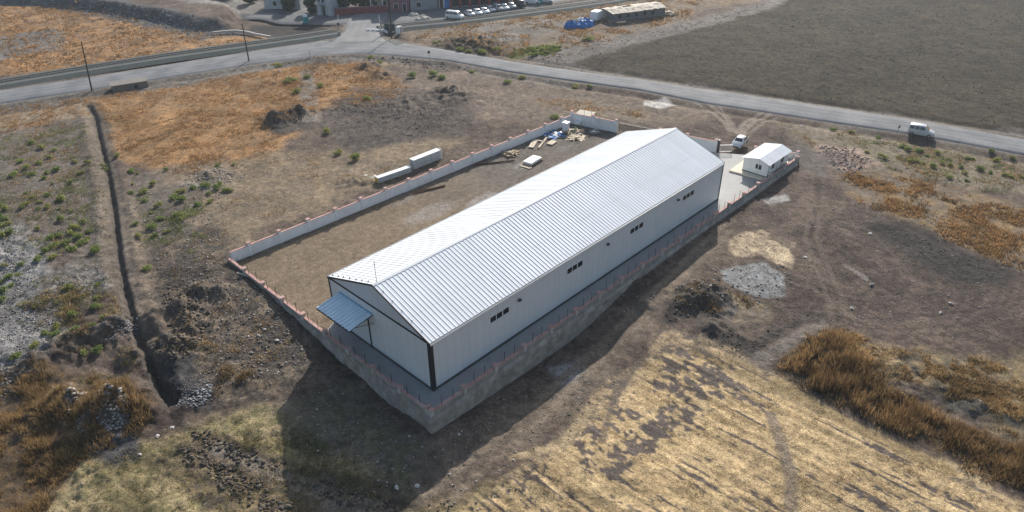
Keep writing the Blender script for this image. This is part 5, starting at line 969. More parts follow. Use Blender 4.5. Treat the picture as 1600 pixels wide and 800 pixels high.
sa, sb = (105.62,118.46), (124.17,107.19); L_ = math.dist(sa, sb)
R = facade('shop_building', 'shop row with blue door and red columns behind the parked cars', 'shop', sa, sb, 9, 6.5, GREYW, None, [(.035,1.0,0,2.5,'door',BLACK),(.12,1.9,0,3.0,'door',BDOOR)]+[(.22+.13*k,2.4,.3,2.6,'window',GLASS) for k in range(6)])
for k in range(7): MB().box(L_*(.155+.13*k)-.25, L_*(.155+.13*k)+.25, -.5, -.07, -.1, 3.4).build('column', REDC, R)
facade('white_outbuilding', 'pale outbuilding with flat roof at the far left of the street', 'building', (71.78,155.82), (78.28,147.31), 7, 3.4, PALEW, None, [(.3,1.2,1,2.2,'window',GLASS),(.7,1.,0,2.1,'door',BLACK)])

# ---------------------------------------------------------------- trees beyond the street
LEAF = attr_mat('leaf', .42); BARK = mat('bark', (.09,.07,.055), .9, 0, .3, 4, .4)
def leaf_cloud(n, fn, size, cols, seed):
    r = np.random.default_rng(seed); P = np.array([fn(r) for _ in range(n)]); s = size*r.uniform(.6, 1.3, n)
    t = r.normal(size=(n, 3)); t /= np.linalg.norm(t, axis=1)[:, None]; q = r.normal(size=(n, 3)); q = np.cross(t, q); q /= np.linalg.norm(q, axis=1)[:, None]
    t = t*s[:, None]; q = q*s[:, None]*.55
    V = np.stack([P-t, P-q, P+t, P+q], 1).reshape(-1, 3); me = raw_mesh('leaves', V, np.arange(4*n), 4)
    c = np.array(cols)[r.integers(0, len(cols), n)]*r.uniform(.75, 1.25, n)[:, None]; c = np.concatenate([c, np.ones((n, 1))], 1)
    set_attr(me, 'col', np.clip(np.repeat(c, 4, 0), 0, 1)); return me
def crown_fn(lobes):
    def fn(r):
        cx, cy, cz, R_ = lobes[r.integers(len(lobes))]; d = r.normal(size=3); d /= np.linalg.norm(d); q = R_*r.uniform(.45, 1.05)**.6
        return (cx+d[0]*q, cy+d[1]*q, max(.2, cz+d[2]*q*.85))
    return fn
def tree(p, h, rad, label, cols, seed):
    r = random.Random(seed); R = empty('tree', xy(p, gz(*p)), 0, label, 'tree', 'trees among the far buildings')
    t = MB(); t.tube([(0,0,-.2),(.1,.05,h*.3),(.0,.1,h*.7)], [.22,.16,.07], 7); lobes = []
    for k in range(9):
        a = r.uniform(0, 6.28); q = rad*r.uniform(.2, .75); z = h*r.uniform(.24, .86); e = (q*math.cos(a), q*math.sin(a), z); t.tube([(.05,.05,h*.32), e], [.09,.03], 5); lobes.append((*e, rad*r.uniform(.35, .55)))
    t.build('trunk', BARK, R); link('crown', leaf_cloud(2400, crown_fn(lobes), .34, cols, seed), LEAF, R)
G1 = [(.055,.085,.03),(.075,.105,.035),(.04,.065,.03)]; G2 = [(.05,.075,.04),(.035,.06,.035),(.065,.09,.05)]
def beh(px, d): return (px[0]+d*.72, px[1]+d*.69)
tree(beh((82.99,132.99), 3), 6.5, 2.6, 'dense dark tree just right of the pale blue-grey building', G2, 1); tree(beh((85.34,131.44), 4), 7, 2.8, 'broad tree behind the middle of the red wall', G1, 2)
tree(beh((88.31,129.19), 5), 6, 2.4, 'small tree left of the cream house porch', G2, 3); tree(beh((102.43,123.46), 8), 7.5, 3.4, 'large green tree rising over the low grey building', G1, 4)
tree((77.95,140.89), 5, 2.0, 'rounded tree at the left side of the pale blue-grey building', G2, 5); tree((69.28,174.47), 5.5, 3.2, 'wide tree at the far end of the pale lot', G2, 6); tree((73.55,165.84), 4.5, 2.6, 'low tree beside the pale lot', G1, 7); tree(beh((105.55,122.29), 6), 6, 2.6, 'smaller tree left of the shop row', G1, 8)
tree(beh((80.45,150.72), 4), 6.5, 2.6, 'tree over the pale outbuilding', G1, 9)

tree(beh((81.02,134.14), 6), 9, 3.4, 'tallest tree above the red wall next to the pale blue-grey building', G2, 10); tree(beh((91.4,126.8), 10), 8, 3.2, 'tree behind the cream house roof', G1, 11)
tree(beh((79.16,137.32), 12), 9.5, 3.6, 'tree crown rising behind the pale blue-grey building', G2, 12); tree(beh((96.68,123.08), 11), 9, 3.4, 'tree behind the maroon building', G2, 13); tree((75.19,147.38), 5.5, 2.6, 'tree at the street corner left of the rounded tree', G2, 14)
tree(beh((109.95,116.12), 11), 9, 3.6, 'tree behind the blue door of the shop row', G1, 15); tree(beh((118.05,111.7), 11), 9, 3.6, 'tree behind the red columns of the shop row', G2, 16)

# ---------------------------------------------------------------- grass, reeds, stubble
GRASSM = attr_mat('grass_blade', .35)
def scatter(poly, n, seed, clump=0., avoid=True, scale=4., bias=.0, edge=2.6):
    r = np.random.default_rng(seed); px = np.array(poly); lo, hi = px.min(0), px.max(0); X = r.uniform(lo[0], hi[0], n*4); Y = r.uniform(lo[1], hi[1], n*4)
    k = inside(X, Y, poly)
    if clump: k &= fbm(X/scale, Y/scale, seed, 3)+r.normal(0, .12, len(X)) > bias
    X, Y = X[k][:n], Y[k][:n]
    if edge: k = -sdist(X, Y, poly)+1.6*fbm(X/1.8, Y/1.8, seed+5, 3) > r.uniform(0, edge, len(X)); X, Y = X[k], Y[k]
    if avoid:
        _, d = flat_mask(X, Y); k = (d > 1.0) & (seg_dist(X, Y, DITCH) > .9) & ~inside(X, Y, YARD); X, Y = X[k], Y[k]
    return X, Y
def blades(X, Y, h, spread, width, k, cols, seed, lean=.5):
    r = np.random.default_rng(seed); n = len(X); Z = ground_h(X, Y); H = h*r.uniform(.4, 1.25, n)*np.clip(.85+.9*fbm(X/2.2, Y/2.2, seed+70, 3), .35, 1.5)
    a = r.uniform(0, 6.283, (n, k)); q = spread*np.sqrt(r.random((n, k))); bx = X[:, None]+q*np.cos(a); by = Y[:, None]+q*np.sin(a); bz = np.repeat(Z[:, None], k, 1)-.03
    hh = H[:, None]*r.uniform(.6, 1.15, (n, k)); l = hh*lean*r.random((n, k)); b = a+r.normal(0, .7, (n, k)); wa = r.uniform(0, 6.283, (n, k)); w = width*r.uniform(.6, 1.3, (n, k))
    V = np.stack([np.stack([bx-w*np.cos(wa), by-w*np.sin(wa), bz], -1), np.stack([bx+w*np.cos(wa), by+w*np.sin(wa), bz], -1), np.stack([bx+l*np.cos(b), by+l*np.sin(b), bz+hh], -1)], 2).reshape(-1, 3)
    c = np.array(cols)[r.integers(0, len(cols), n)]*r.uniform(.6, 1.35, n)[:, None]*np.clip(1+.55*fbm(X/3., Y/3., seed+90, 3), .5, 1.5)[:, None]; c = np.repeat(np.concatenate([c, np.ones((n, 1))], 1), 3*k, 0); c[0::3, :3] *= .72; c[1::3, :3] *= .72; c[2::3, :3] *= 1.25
    return V, np.clip(c, 0, 1)
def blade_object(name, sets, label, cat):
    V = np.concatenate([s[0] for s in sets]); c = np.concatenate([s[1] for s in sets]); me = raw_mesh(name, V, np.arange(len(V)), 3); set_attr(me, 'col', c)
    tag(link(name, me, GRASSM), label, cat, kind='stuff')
OC = [(.41,.235,.105),(.36,.20,.085),(.46,.29,.14),(.29,.18,.085)]; SC = [(.48,.355,.19),(.42,.30,.145),(.52,.40,.235),(.35,.23,.1)]; RC = [(.27,.17,.078),(.34,.215,.10),(.165,.105,.05),(.42,.285,.14)]; BC = [(.31,.205,.095),(.26,.17,.08),(.40,.28,.14),(.17,.125,.07)]; GC = [(.24,.21,.09),(.33,.265,.135),(.15,.16,.055),(.42,.335,.19),(.40,.31,.165)]
def bl(poly, n, h, sp, wd, k, cols, seed, clump=1, lean=.6, only=None, **kw):
    X, Y = scatter(poly, n, seed, clump, **kw)
    if only: kk = only(X, Y) > .6; X, Y = X[kk], Y[kk]
    return blades(X, Y, h, sp, wd, k, cols, seed, lean)
blade_object('dry_grass', [
 bl([(-10.55,126.29),(9.7,117.07),(31.6,108.71),(51.34,102.15),(60.86,93.36),(56.4,69.99),(46.13,67.33),(40.28,71.74),(32.69,71.1),(26.53,66.67),(20.03,63.18),(14.82,62.29),(5.98,64.12),(2.45,72.37),(0.36,79.89),(3.88,93.16),(6.08,103.68),(-9.66,105.04),(-15.45,105.4)], 13000, .34, .35, .05, 6, OC, 1, bias=-.15, scale=3),
 bl([(10.88,231.97),(37.14,198.67),(44.35,163.26),(50.43,142.68),(52.6,127.06),(14.25,137.3),(-8.06,146.86)], 4500, .5, .5, .15, 4, OC, 2, bias=-.2),
 bl([(85.07,108.88),(95.04,102.96),(125.62,93.55),(157.27,82.65),(165.82,68),(143.62,58.78),(113.37,62.03),(94.35,60.65),(86.45,65.4),(79.93,86.26),(78.88,99.28)], 4500, .45, .4, .12, 4, OC+RC, 3, bias=0),
 bl([(73.62,-8.98),(80.18,-10.39),(83.47,-21.69),(84.69,-32.56),(86.97,-38.41),(68,-41.7),(64.84,-36.91),(64.58,-29.69),(68.22,-22.14),(68.38,-14.07)], 6500, .35, .35, .08, 5, RC+OC, 4, bias=-.05),
 bl([(-31.45,38.67),(-25.25,35.08),(-21.81,28.42),(-19.54,20.45),(-20.18,17.68),(-23.79,17.18),(-28.29,17.44),(-32.61,11.94),(-38.36,17.82)], 6000, .7, .27, .03, 10, BC+[(.44,.30,.15)], 5, bias=.02, scale=1.8),
 bl([(-8.8,46.86),(1.47,48.87),(0.2,38.86),(-2.31,36.06),(-2.23,27.04),(-2.86,15.1),(-7.34,12.48),(-11.87,13.57),(-17.07,16.72),(-15.45,25.51),(-12.43,34.82)], 1800, .24, .25, .04, 5, BC+SC, 6, bias=.1, scale=2),
 bl([(-11.71,27.56),(-8.29,26.63),(-8.09,17.44),(-11.87,13.57),(-15.41,17.3)], 420, .7, .27, .035, 8, BC, 61, bias=.22, scale=1.4),
 bl([(30.9,-7.65),(35.9,-9),(38.07,-14.67),(36.44,-16.75),(31.38,-14.26),(28.59,-10.05)], 420, .5, .28, .04, 7, BC, 7, bias=.12, scale=1.5),
 bl([(37.88,-27.34),(42.9,-35.89),(52.16,-44.56),(34.81,-47.77),(32.89,-42.12),(34.46,-38.4),(34.09,-34.94),(33.58,-30.67)], 5200, .42, .26, .035, 7, RC+RC+SC, 8, bias=.0, scale=1.5),
 bl([(-8.75,108.44),(-0.84,106.46),(4.63,102.82),(2.07,92.13),(-4.67,68.75),(-11.06,49.4),(-17.56,54.31),(-22.52,57.73)], 2600, .25, .3, .06, 5, OC+GC, 9, bias=.05),
 bl([(89.75,10.95),(96.55,-10.6),(100.5,-29),(101.77,-35.71),(91.42,-37.63),(87.55,-31.93),(83.48,-20.77),(79.46,-9.65),(81.39,-2.55)], 2500, .25, .3, .07, 5, OC+GC, 10, bias=.05),
 bl([(68.65,50.99),(75.69,43.57),(78.26,29.98),(75.68,22.59),(69.33,32.3),(65.66,43.26)], 900, .25, .3, .08, 4, OC, 11, bias=.05),
 bl([(3.95,71.04),(20.44,63.86),(30.28,53.94),(44.13,46.69),(20.84,40.97),(7.09,41.4),(-2.32,41.26),(0.95,53.6)], 2200, .18, .3, .06, 4, SC+OC, 12, bias=.05),
 bl([(-24.99,48.91),(-16.92,47.19),(-14.22,40.46),(-16.12,32.34),(-20.65,31.54),(-24.92,36.1)], 1500, .4, .3, .05, 6, BC+GC, 13, bias=.05, scale=2),
  bl([(90.54,57.5),(103.18,57.26),(140.98,51.4),(174.46,49.01),(209.92,58.55),(322.51,-20.99),(118.87,-43.44),(112.75,-26.31),(108.35,-6.57),(102.4,15.96),(95.33,41.85)], 18000, .18, .45, .07, 4, [(.042,.036,.025),(.055,.047,.033),(.035,.031,.023),(.065,.054,.037),(.043,.045,.026)], 14, 0),
], 'dry orange and brown grass tufts spread over the waste ground', 'dry grass')
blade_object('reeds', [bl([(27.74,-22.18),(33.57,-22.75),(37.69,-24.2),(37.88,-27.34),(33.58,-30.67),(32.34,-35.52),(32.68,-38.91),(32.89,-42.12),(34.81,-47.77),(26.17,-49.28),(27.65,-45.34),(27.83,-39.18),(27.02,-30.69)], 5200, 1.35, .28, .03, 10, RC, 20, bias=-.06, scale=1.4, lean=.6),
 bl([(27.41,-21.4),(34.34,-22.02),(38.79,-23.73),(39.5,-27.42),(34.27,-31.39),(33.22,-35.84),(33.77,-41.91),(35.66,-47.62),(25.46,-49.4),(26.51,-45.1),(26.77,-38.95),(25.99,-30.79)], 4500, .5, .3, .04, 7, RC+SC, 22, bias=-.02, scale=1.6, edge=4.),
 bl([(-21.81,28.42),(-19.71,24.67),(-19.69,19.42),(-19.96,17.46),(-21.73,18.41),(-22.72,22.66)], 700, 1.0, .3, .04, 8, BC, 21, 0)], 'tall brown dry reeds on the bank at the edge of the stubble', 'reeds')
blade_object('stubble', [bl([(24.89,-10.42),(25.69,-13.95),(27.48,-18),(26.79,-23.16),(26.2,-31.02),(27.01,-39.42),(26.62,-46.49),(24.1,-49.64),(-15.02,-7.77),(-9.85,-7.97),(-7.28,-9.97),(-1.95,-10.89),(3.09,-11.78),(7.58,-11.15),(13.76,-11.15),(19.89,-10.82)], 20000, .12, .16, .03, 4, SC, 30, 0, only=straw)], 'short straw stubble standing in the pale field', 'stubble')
blade_object('green_grass', [bl([(-32.61,11.94),(-28.29,17.44),(-23.95,16.81),(-18.06,16.08),(-12.74,12.1),(-9.94,8.51),(-7.96,-2.05),(-10.18,-6.66),(-14.67,-7.29)], 11000, .16, .2, .035, 5, GC, 40, 1, bias=-.3, scale=2),
 bl([(-11.43,10.73),(-9,2.44),(-8.91,-5.06),(-12.84,-4.8),(-17.3,0.01)], 2500, .15, .2, .035, 5, [(.13,.135,.055),(.20,.175,.085),(.10,.115,.045)], 41, 1, bias=-.1, scale=2), bl([(-17.65,30.56),(-9.75,25.46),(-11.06,22.96),(-19.93,24.93),(-25.75,26.03),(-24.89,30.47)], 900, .3, .2, .04, 6, GC, 42, 1, bias=.0, scale=2),
 bl([(89.8,74.58),(101.77,70.84),(97.74,64.43),(90.3,64.92),(84.42,71.51)], 900, .5, .4, .13, 5, [(.17,.19,.05),(.13,.16,.05)], 43, 1, bias=-.1),
 bl([(-15.07,107.03),(-9.21,106.72),(-1.4,104.72),(4.01,101.1),(1.54,90.67),(-4.67,68.75),(-10.74,50.21),(-17.3,55.13),(-22.3,58.48),(-26.27,59.7)], 3000, .3, .3, .045, 6, [(.19,.22,.07),(.25,.25,.09),(.14,.17,.055)], 44, 1, bias=.1, scale=2.2),
 bl([(-2.85,66.62),(6.39,56.61),(-0.68,44.57),(-4.79,41.48),(-9.03,48.32)], 1600, .3, .3, .045, 6, [(.19,.22,.07),(.25,.25,.09),(.14,.17,.055)], 45, 1, bias=.1, scale=2.2),
 bl([(91.97,-3.57),(95.79,-13.98),(99.26,-29.29),(86.44,-32.17),(82.18,-24.75),(81.03,-14.04),(83.05,-7.2)], 1100, .3, .3, .05, 6, [(.19,.22,.08),(.25,.25,.1),(.14,.17,.065)], 47, 1, bias=.1, scale=2.5),
 bl([(-22.08,59.23),(-11.4,47.5),(-14.48,38.88),(-23.49,40.39),(-24.99,48.91)], 900, .3, .3, .04, 6, [(.18,.19,.065),(.24,.23,.09),(.13,.15,.05)], 46, 1, bias=.16, scale=2)], 'low green and yellow grass in the lower left corner', 'grass')

# ---------------------------------------------------------------- green shrubs
def shrub_mesh(seed, cols):
    r = random.Random(seed); lobes = [(r.uniform(-.28,.28), r.uniform(-.28,.28), r.uniform(.12,.36), r.uniform(.2,.34)) for _ in range(6)]
    return leaf_cloud(300, crown_fn(lobes), .085, cols, seed)
SG = [[(.23,.29,.08),(.28,.31,.10),(.16,.21,.065)],[(.30,.31,.10),(.35,.33,.12),(.21,.24,.08)],[(.20,.26,.085),(.25,.29,.10),(.14,.19,.065)]]
SH = [shrub_mesh(50+k, SG[k % 3]) for k in range(6)]
for me in SH: me.materials.append(LEAF)
def shrubs(pts, smin, smax, label, group, seed):
    r = random.Random(seed)
    for p in pts:
        o = bpy.data.objects.new('green_shrub', r.choice(SH)); COL.objects.link(o); s = r.uniform(smin, smax)
        o.location = (p[0], p[1], gz(*p)-.03); o.rotation_euler = (0,0,r.uniform(0,6.28)); o.scale = (s*r.uniform(.9,1.3), s*r.uniform(.9,1.3), s*r.uniform(.75,1.1)); tag(o, label, 'shrub', group)
shrubs([(-6.78,89.07),(-10.63,87.49),(-5.15,91.43),(-6.3,94.1),(-6.84,97.67),(-10.38,90.71),(-8.69,88.01),(-7.29,83.04),(-9.02,83.17),(-10.52,84.36),(-9.98,81.2),(-9.55,78.19),(-7.75,76.67),(-5.27,79.11),(-3.2,82.18),(-4.33,84.26),(-12.97,86.17),(-14.97,72.94),(-13.1,72.81),(-12.97,70.11),(-14.09,70.57),(-11.93,68.36),(-11.16,66.2),(-13.48,75.12),(-13.61,77.64),(-15.87,64.45),(-13.01,64.77),(-17.27,73.97),(-18.39,70.97),(-18.88,68.82),(-20.04,65.64),(-14.77,61.05),(-12.34,60.97),(-14.31,57.64),(-12.67,58.27),(-11.29,58.62),(-16.91,57.54),(-12.74,52.96),(-10.84,61.91),(-10.54,71.28),(-11.73,74.43),(-15.36,60.48),(-14.61,60.31),(-13.11,59.95),(-15.04,57.25),(-16.06,58.34),(-13.13,56.37),(-12,56.95),(-14.46,55.44),(-18.11,72.74),(-17.6,75.06),(-19.18,65.95)], 0.6, 1.6, 'green shrub in the weedy patch left of the ditch', 'green shrubs left of the ditch', 1)
shrubs([(-22.62,52.67),(-20.14,56.69),(-18.63,56.36),(-21.87,58.04),(-15.5,44.65),(-16.5,42),(-18.08,46.53),(-17.41,39.84),(-19.57,40.53),(-21.79,39.91),(-20.63,36.89),(-22.23,38.64),(-23.15,39.64),(-19.02,35.87),(-24.33,50.05),(-24.58,37.84),(-26.34,37.59),(-17.09,55.18),(-17.52,36.73),(-19.97,32.44),(-21.17,32.79),(-23.3,54.67),(-21.19,54.75),(-22.23,54.94),(-23.96,52.02)], 0.7, 1.3, 'green shrub among the grey rubble at the left edge, nearer than the weedy patch', 'green shrubs in the grey rubble', 2)
shrubs([(1.18,80.67),(-1.33,68.62),(-2.67,65.59),(-1.22,64.74),(0.88,72.25),(0.36,73.75),(0.7,65.85),(0.8,59.42),(2.35,60.41),(1.7,57.71),(-1.83,58.6),(-3.31,57.08),(-3.23,54.42),(-1.08,54.06),(-5.76,50.98),(-5.16,53.12),(-6.31,55.62),(-7.35,51.87),(-4.13,50.65),(4.68,69.75),(-2.28,61.66),(4.33,59.86),(5.81,59.5),(5.29,56.95),(6.52,57.61),(7.91,58.56),(7.23,55.77),(7.74,55.26),(4.24,54.38),(12.95,63.77),(2.44,54.45),(10.8,65.23),(-9.97,43.32)], 0.6, 1.6, 'green shrub between the ditch and the tan dirt', 'green shrubs right of the ditch', 3)
shrubs([(86.78,-9.26),(86.16,-12.04),(93.08,-12.56),(92.14,-14.01),(92.8,-15.69),(94.1,-18.01),(88.15,-16.19),(88.38,-17.33),(87.87,-18.93),(90.24,-19.76),(90.49,-20.87),(90.89,-22.52),(89.1,-23.47),(85.75,-22.26),(86.47,-24.54),(97.66,-25.95),(92.02,-26.11),(92.42,-28.13),(92.56,-29.08),(92.12,-24.6),(95.42,-22.1),(95.71,-22.85),(92.58,-1.32),(94.18,-3.82),(94.35,-8.17),(100.45,-24.08),(100.31,-27.35),(93.4,-30.41),(91.82,-16.98)], 0.7, 1.5, 'green shrub in the rough strip below the road at the right', 'green shrubs on the right verge', 4)
shrubs([(42.1,94.53),(40.94,93.58),(42.28,93.58),(45.61,92.95),(44.39,86.31),(38.92,86.71),(45.6,72.26),(72.12,69.58),(65.16,71.21),(65,73.87),(71.57,58.89),(45.8,105.17),(62.8,93.86),(62.25,89.28),(61.33,77.22),(30.89,64.28),(26.93,55.17),(27.76,50.93)], 1.3, 2.4, 'green shrub on the orange grass and soil heaps below the crossing', 'green shrubs below the crossing', 5)
shrubs([(86.25,76.15),(82.79,78.27),(81.53,80.75),(82.83,77.24),(80.8,91.86),(80.94,83.43),(76.25,58.9),(79.77,47.32),(81.75,44.69),(97.87,68.01),(95.85,68.28),(93.87,68.55),(90.73,67.27),(107.38,66.84),(108.77,66.44),(63.57,38.66),(97.21,68.7),(99.02,67.74),(93.42,67.16),(89.51,67.67)], 1.2, 2, 'green shrub beside the road in front of the railway and dark field', 'green shrubs across the road', 6)
shrubs([(-1.93,78.39),(-1.59,79.82)], 1.1, 1.4, 'green shrub growing in the ditch itself', 'green shrubs in the ditch', 7)

# ---------------------------------------------------------------- stones and rubble
ROCKM = attr_mat('stone', 0, .9)
def rock_verts(r):
    v = np.array([(1,0,0),(-1,0,0),(0,1,0),(0,-1,0),(0,0,1),(0,0,-1),(.7,.7,.3),(-.7,.6,.4),(.6,-.7,.35),(-.6,-.7,.3)], float); return v*r.uniform(.65, 1.2, v.shape)
def stone_object(name, sets, label, cat):
    VV = []; CC = []; FF = []; base = 0
    tri = np.array([(0,6,4),(6,2,4),(2,7,4),(7,1,4),(1,9,4),(9,3,4),(3,8,4),(8,0,4),(0,5,6),(6,5,2),(2,5,7),(7,5,1),(1,5,9),(9,5,3),(3,5,8),(8,5,0)])
    for X, Y, s0, s1, cols, seed in sets:
        r = np.random.default_rng(seed); n = len(X); Z = ground_h(X, Y); sz = s0+(s1-s0)*r.random(n)**3; v = np.array([rock_verts(r) for _ in range(24)])[r.integers(0, 24, n)]
        a = r.uniform(0, 6.28, n); c, s = np.cos(a)[:, None], np.sin(a)[:, None]; vx = v[..., 0]*c-v[..., 1]*s; vy = v[..., 0]*s+v[..., 1]*c
        V = np.stack([vx, vy, v[..., 2]*.6], -1)*sz[:, None, None]+np.stack([X, Y, Z+sz*.2], -1)[:, None]
        VV.append(V.reshape(-1, 3)); FF.append((tri[None]+(base+10*np.arange(n))[:, None, None]).reshape(-1)); base += 10*n
        cc = np.array(cols)[r.integers(0, len(cols), n)]*r.uniform(.7, 1.3, n)[:, None]; CC.append(np.repeat(np.concatenate([cc, np.ones((n, 1))], 1), 10, 0))
    me = raw_mesh(name, np.concatenate(VV), np.concatenate(FF), 3); set_attr(me, 'col', np.clip(np.concatenate(CC), 0, 1)); tag(link(name, me, ROCKM), label, cat, kind='stuff')
CLOD = [(.085,.072,.062),(.12,.10,.082),(.06,.053,.047),(.15,.12,.09)]; PALE = [(.42,.40,.37),(.34,.32,.30),(.25,.23,.21)]; DULL = [(.2,.17,.14),(.26,.23,.2),(.12,.105,.09)]; BLUE_ = [(.2,.2,.21),(.3,.3,.31),(.1,.1,.11)]
def sc(poly, n, seed, **kw): return scatter(poly, n, seed, 0, **kw)
def ring(p, rad, n, seed):
    r = np.random.default_rng(seed); a = r.uniform(0, 6.28, n); q = rad*np.sqrt(r.random(n)); return p[0]+q*np.cos(a), p[1]+q*np.sin(a)
stone_object('soil_clods', [
 (*sc([(-17.97,15.23),(-16.86,12.06),(-14.52,5.63),(-13.81,2.95),(-14.75,2.53),(-16.61,5.42),(-18.3,10.57),(-19.11,14.26)], 700, 60, edge=.8), .05, .24, CLOD, 60), (*sc([(-14.82,4.09),(-11.17,-2.52),(-9.06,-7.86),(-10.35,-8.57),(-13.39,-3.73),(-15.86,2.39)], 700, 71, edge=.8), .05, .24, CLOD, 71), (*sc([(-20.01,14.1),(-18.3,10.57),(-16.97,4.8),(-15.9,-0.73),(-17.51,-0.33),(-19.36,2.74),(-19.93,7.33),(-20.61,11.93)], 1000, 61, edge=.8), .05, .24, CLOD, 61), (*sc([(-8.57,-6.41),(-6.28,-8.88),(-5.37,-12.71),(-8.89,-11.76),(-11.8,-8.67)], 250, 70), .05, .22, CLOD, 70),
 (*sc([(-10.75,38.64),(-7.42,36.09),(-8.77,27.22),(-12.76,22.48),(-13.9,28.4)], 900, 62), .06, .3, CLOD, 62), (*sc([(30.64,-8.71),(34.02,-7.91),(36.09,-9.77),(36.47,-12.34),(34.15,-12.66),(31.12,-11.04),(26.71,-10.41),(26.2,-8.86)], 700, 63), .04, .2, CLOD, 63), (*sc([(30.09,-11.25),(31.51,-12.69),(30.45,-16.38),(29.36,-18.51),(34.02,-19.17),(37.7,-20.45),(40.42,-22.13),(39.39,-22.73),(34.79,-21.07),(29.42,-19.99),(26.68,-19.2),(26.65,-16.78),(28.19,-13.25)], 700, 64), .03, .16, CLOD, 64),
 (*ring((28.95,75.95), 4.2, 500, 65), .05, .28, CLOD, 65), (*ring((-14.8,25.98), 2.6, 400, 66), .06, .3, CLOD, 66), (*sc([(62.76,-18.06),(66.93,-22.56),(64.15,-35.31),(60.12,-35.93),(58.29,-23.04)], 500, 67), .03, .14, CLOD, 67), (*sc([(47.42,77.41),(55.53,70.99),(53.8,46.9),(40.13,48.87),(34.08,71.09)], 900, 68), .03, .2, CLOD, 68), (*sc([(67.36,94.7),(74.16,79.89),(73.23,66.49),(65.72,78.94),(60.13,94.8)], 400, 69), .08, .35, CLOD, 69)],
 'dark clods of dug soil lying on the heaps and worked strips', 'soil clods')
stone_object('rubble', [
 (*sc([(-22.08,70.34),(-17.4,67.37),(-17.84,54.63),(-21.37,46.57),(-21.03,37.7),(-25.92,33.07),(-30.1,30.94),(-32.96,32.68)], 6500, 1), .03, .15, PALE+BLUE_+DULL, 1), (*sc([(-19.6,50.28),(-15.05,52.59),(-13.12,46.11),(-13.69,41.76),(-18.37,43.14),(-22.5,39.32),(-22.72,42.77)], 1800, 2), .03, .14, PALE+DULL, 2),
 (*sc([(6.27,68.06),(10.33,66.46),(12.81,59.7),(10.87,56.78),(7.06,55.93),(3.91,59.76),(3.74,64.15)], 1500, 3), .03, .2, PALE, 3), (*sc([(-8.8,46.86),(0.2,38.86),(-2.86,15.1),(-7.34,12.48),(-17.07,16.72),(-12.43,34.82)], 3600, 4), .03, .16, DULL+DULL+PALE, 4),
 (*sc([(-6.19,15.51),(-4.13,-2.95),(17.44,-3.95),(29.54,-3.99),(32.74,-5.54),(13.86,-6.85),(-9.85,-7.97),(-13.61,6)], 2200, 5), .03, .13, DULL+DULL+PALE, 5), (*sc([(84.5,-1.15),(87.62,-7.49),(83.85,-12.01),(76.32,-10.88),(76.66,-6.69)], 1200, 6), .06, .3, [(.4,.28,.23),(.35,.31,.28),(.25,.2,.17)], 6),
 (*sc([(50.97,-2.09),(71.33,-9.97),(63.38,-36.54),(48.77,-39.93),(32.54,-19.15)], 3000, 7), .03, .12, DULL+PALE, 7), (*ring((-23.44,21.65), 2.4, 700, 8), .06, .28, BLUE_+PALE, 8), (*ring((-16.1,18.61), 2.0, 350, 9), .05, .25, BLUE_, 9), (*ring((-25.38,26.25), 2.0, 260, 10), .08, .35, DULL+PALE, 10),
 (*ring((-17.13,34.16), 2.2, 350, 11), .05, .2, BLUE_, 11), (*sc([(23.36,227.91),(38.92,203.7),(52.46,150.22),(54.78,135.76),(45.76,136.89),(38.4,169.65),(28.09,208.34)], 1600, 12), .1, .4, BLUE_+DULL+PALE[1:], 12), (*sc([(93.2,90.09),(99.45,83.73),(97.63,78.73),(92.58,79.37),(90.58,85.11)], 260, 13), .1, .4, [(.5,.48,.45),(.35,.33,.3)], 13),
 (*sc([(86.59,67.5),(141.19,57.29),(175.55,52.52),(173.86,49.69),(138.66,51.93),(99.25,57.04),(89.07,56.29),(92.9,40.16),(94.28,41.12),(86.66,56.12)], 900, 14), .08, .3, PALE, 14), (*sc([(-5.04,122.32),(8.81,118.04),(23.98,113.6),(42.09,108.42),(52.99,104.71),(51.34,102.15),(40.66,105.89),(22.87,111.11),(7.66,114.75),(-6.08,118.44)], 700, 15), .06, .25, DULL+PALE, 15),
 (*sc([(30.26,82.78),(55.53,70.99),(53.8,46.9),(37.73,49.43),(28.06,62.02)], 900, 16), .04, .2, DULL, 16), (*sc([(38.19,-7.61),(48.85,-14.42),(38.63,-19.24),(27.83,-10.53),(27.73,-5.28)], 700, 17), .04, .2, DULL+PALE, 17), (*sc([(-9.85,-7.97),(15.65,-5.41),(16.66,-13.08),(-3.84,-14.25)], 500, 18), .03, .13, DULL+PALE, 18),
 (*sc([(93.59,40.63),(100.6,15.07),(107.22,-9.2),(109.24,-8.54),(102.76,16.14),(95.68,42.09)], 500, 19), .06, .22, PALE+DULL, 19), (*sc([(-9.66,105.04),(1.38,90.83),(-10.71,51.34),(-21.63,60.75)], 1600, 21), .03, .14, PALE+DULL, 21), (*sc([(-4.15,68.15),(9.08,53.9),(-2.65,38.76),(-9.08,47.19)], 1000, 20), .04, .18, DULL+PALE, 20)],
 'loose stones and broken rubble strewn over the bare ground', 'rubble')
def pale_stone(p, s, seed, label):
    s *= .66
    r = np.random.default_rng(seed); v = rock_verts(r)*np.array((s, s*r.uniform(.5, .9), s*.55)); bm = bmesh.new(); [bm.verts.new(q) for q in v]; bmesh.ops.convex_hull(bm, input=bm.verts[:])
    me = bpy.data.meshes.new('pale_stone'); bm.to_mesh(me); bm.free(); tag(link('pale_stone', me, STONEP, None, (p[0], p[1], gz(*p)+s*.18), float(r.uniform(0, 3))), label, 'stone', 'pale stones lying on the ground')
STONEP = mat('pale_stone', (.50,.47,.43), .9, 0, .2, 5, .2)
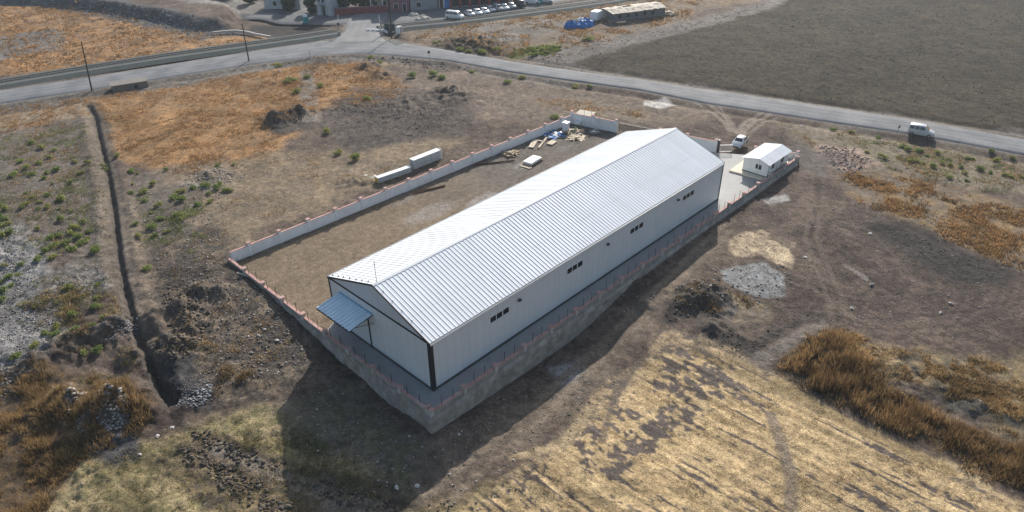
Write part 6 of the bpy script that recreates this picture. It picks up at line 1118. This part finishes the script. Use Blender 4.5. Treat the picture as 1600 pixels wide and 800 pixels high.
for k, (p, s, lab) in enumerate([
 ((-21.69,26.16), .75, 'long flat pale slab above the brown reed clump at lower left'),((-25.52,27.63), .6, 'tan boulder beside the lower left dry grass'),((-24.38,26.14), .5, 'second tan boulder right of the first at lower left'),
 ((-20.82,16.18), .42, 'white stone at the head of the green grass slope'),((-19.39,16.13), .4, 'white stone by the ditch mouth'),((-22.95,15.08), .35, 'grey stone at the foot of the rubble heap'),
 ((-15.18,18.14), .4, 'white block in the bluish rubble near the ditch end'),((-8.95,-5.12), .5, 'pale block in the warehouse shadow near the stubble'),((-7.62,-6.32), .42, 'upright pale stone at the shadow edge'),
 ((-1.1,-4.7), .35, 'round pale stone just outside the wall corner'),((-4.69,-1.76), .25, 'small pale stone below the wall corner'),((-8.66,7.57), .22, 'small white stone alone in the shaded dirt'),
 ((-6.07,22.45), .4, 'pale stone topmost in the group outside the front wall'),((-6.07,21.52), .35, 'pale stone just below the topmost one outside the front wall'),((-5.32,21.27), .32, 'pale stone right of the group outside the front wall'),
 ((-7.02,21.15), .42, 'largest pale stone in the group outside the front wall'),((-6.02,19.26), .4, 'lowest pale stone of the group outside the front wall'),((-7.9,21.95), .3, 'leftmost pale stone of the group outside the front wall'),((-8.86,19.63), .3, 'white stone on the dark slope outside the front wall'),
 ((-3.68,39.47), .3, 'white stone beyond the left yard corner'),((49.52,-24.12), .6, 'white lump at the end of the pale streak on the dark dirt'),((43.3,-24.2), .5, 'white stone alone on the dark dirt'),((52.06,-32.34), .45, 'pale stone upper one of the pair on the dark dirt'),
 ((49.59,-32), .4, 'pale stone lower one of the pair on the dark dirt'),((64.39,-13.09), .35, 'white stone beside the broad dirt track'),((61.06,-19.56), .5, 'pale flat stone by the darkest soil patch'),((49.54,-15.64), .4, 'pale stone right of the sand patch'),
 ((36.58,-9.92), .3, 'white stone above the dark soil heap'),((34.08,-10.79), .3, 'white stone on the dark soil heap'),((20.08,59.31), .35, 'white stone on the tan dirt left of the panel stacks'),((45.05,76.09), .5, 'white slab on the orange grass slope'),((49.62,76.06), .5, 'white slab at the edge of the dark soil'),
 ((51.2,68.72), .45, 'white stone on the dark soil'),((46.3,76.96), .4, 'pale stone beside the white slab on the orange slope'),((43.66,101.07), .6, 'pale flat stone near the road in the orange grass'),((90.35,3.51), .5, 'white scrap stone in the roadside ditch'),((23.96,108.1), .5, 'white stone right of the culvert')]):
    pale_stone(p, s, 100+k, lab)

# ---------------------------------------------------------------- haze
def haze():
    m = bpy.data.materials.new('haze_air'); m.use_nodes = True; nt = m.node_tree; nt.nodes.remove(nt.nodes['Principled BSDF'])
    v = nt.nodes.new('ShaderNodeVolumePrincipled'); v.inputs['Color'].default_value = (.78,.88,1,1); v.inputs['Density'].default_value = HAZE; v.inputs['Anisotropy'].default_value = .3
    nt.links.new(v.outputs[0], nt.nodes['Material Output'].inputs['Volume'])
    b = MB().box(-500, 800, -500, 800, -7, 70).build('haze', m, label='thin bluish summer haze filling the air over the land', cat='haze', kind='stuff')
HAZE = .0002
haze()
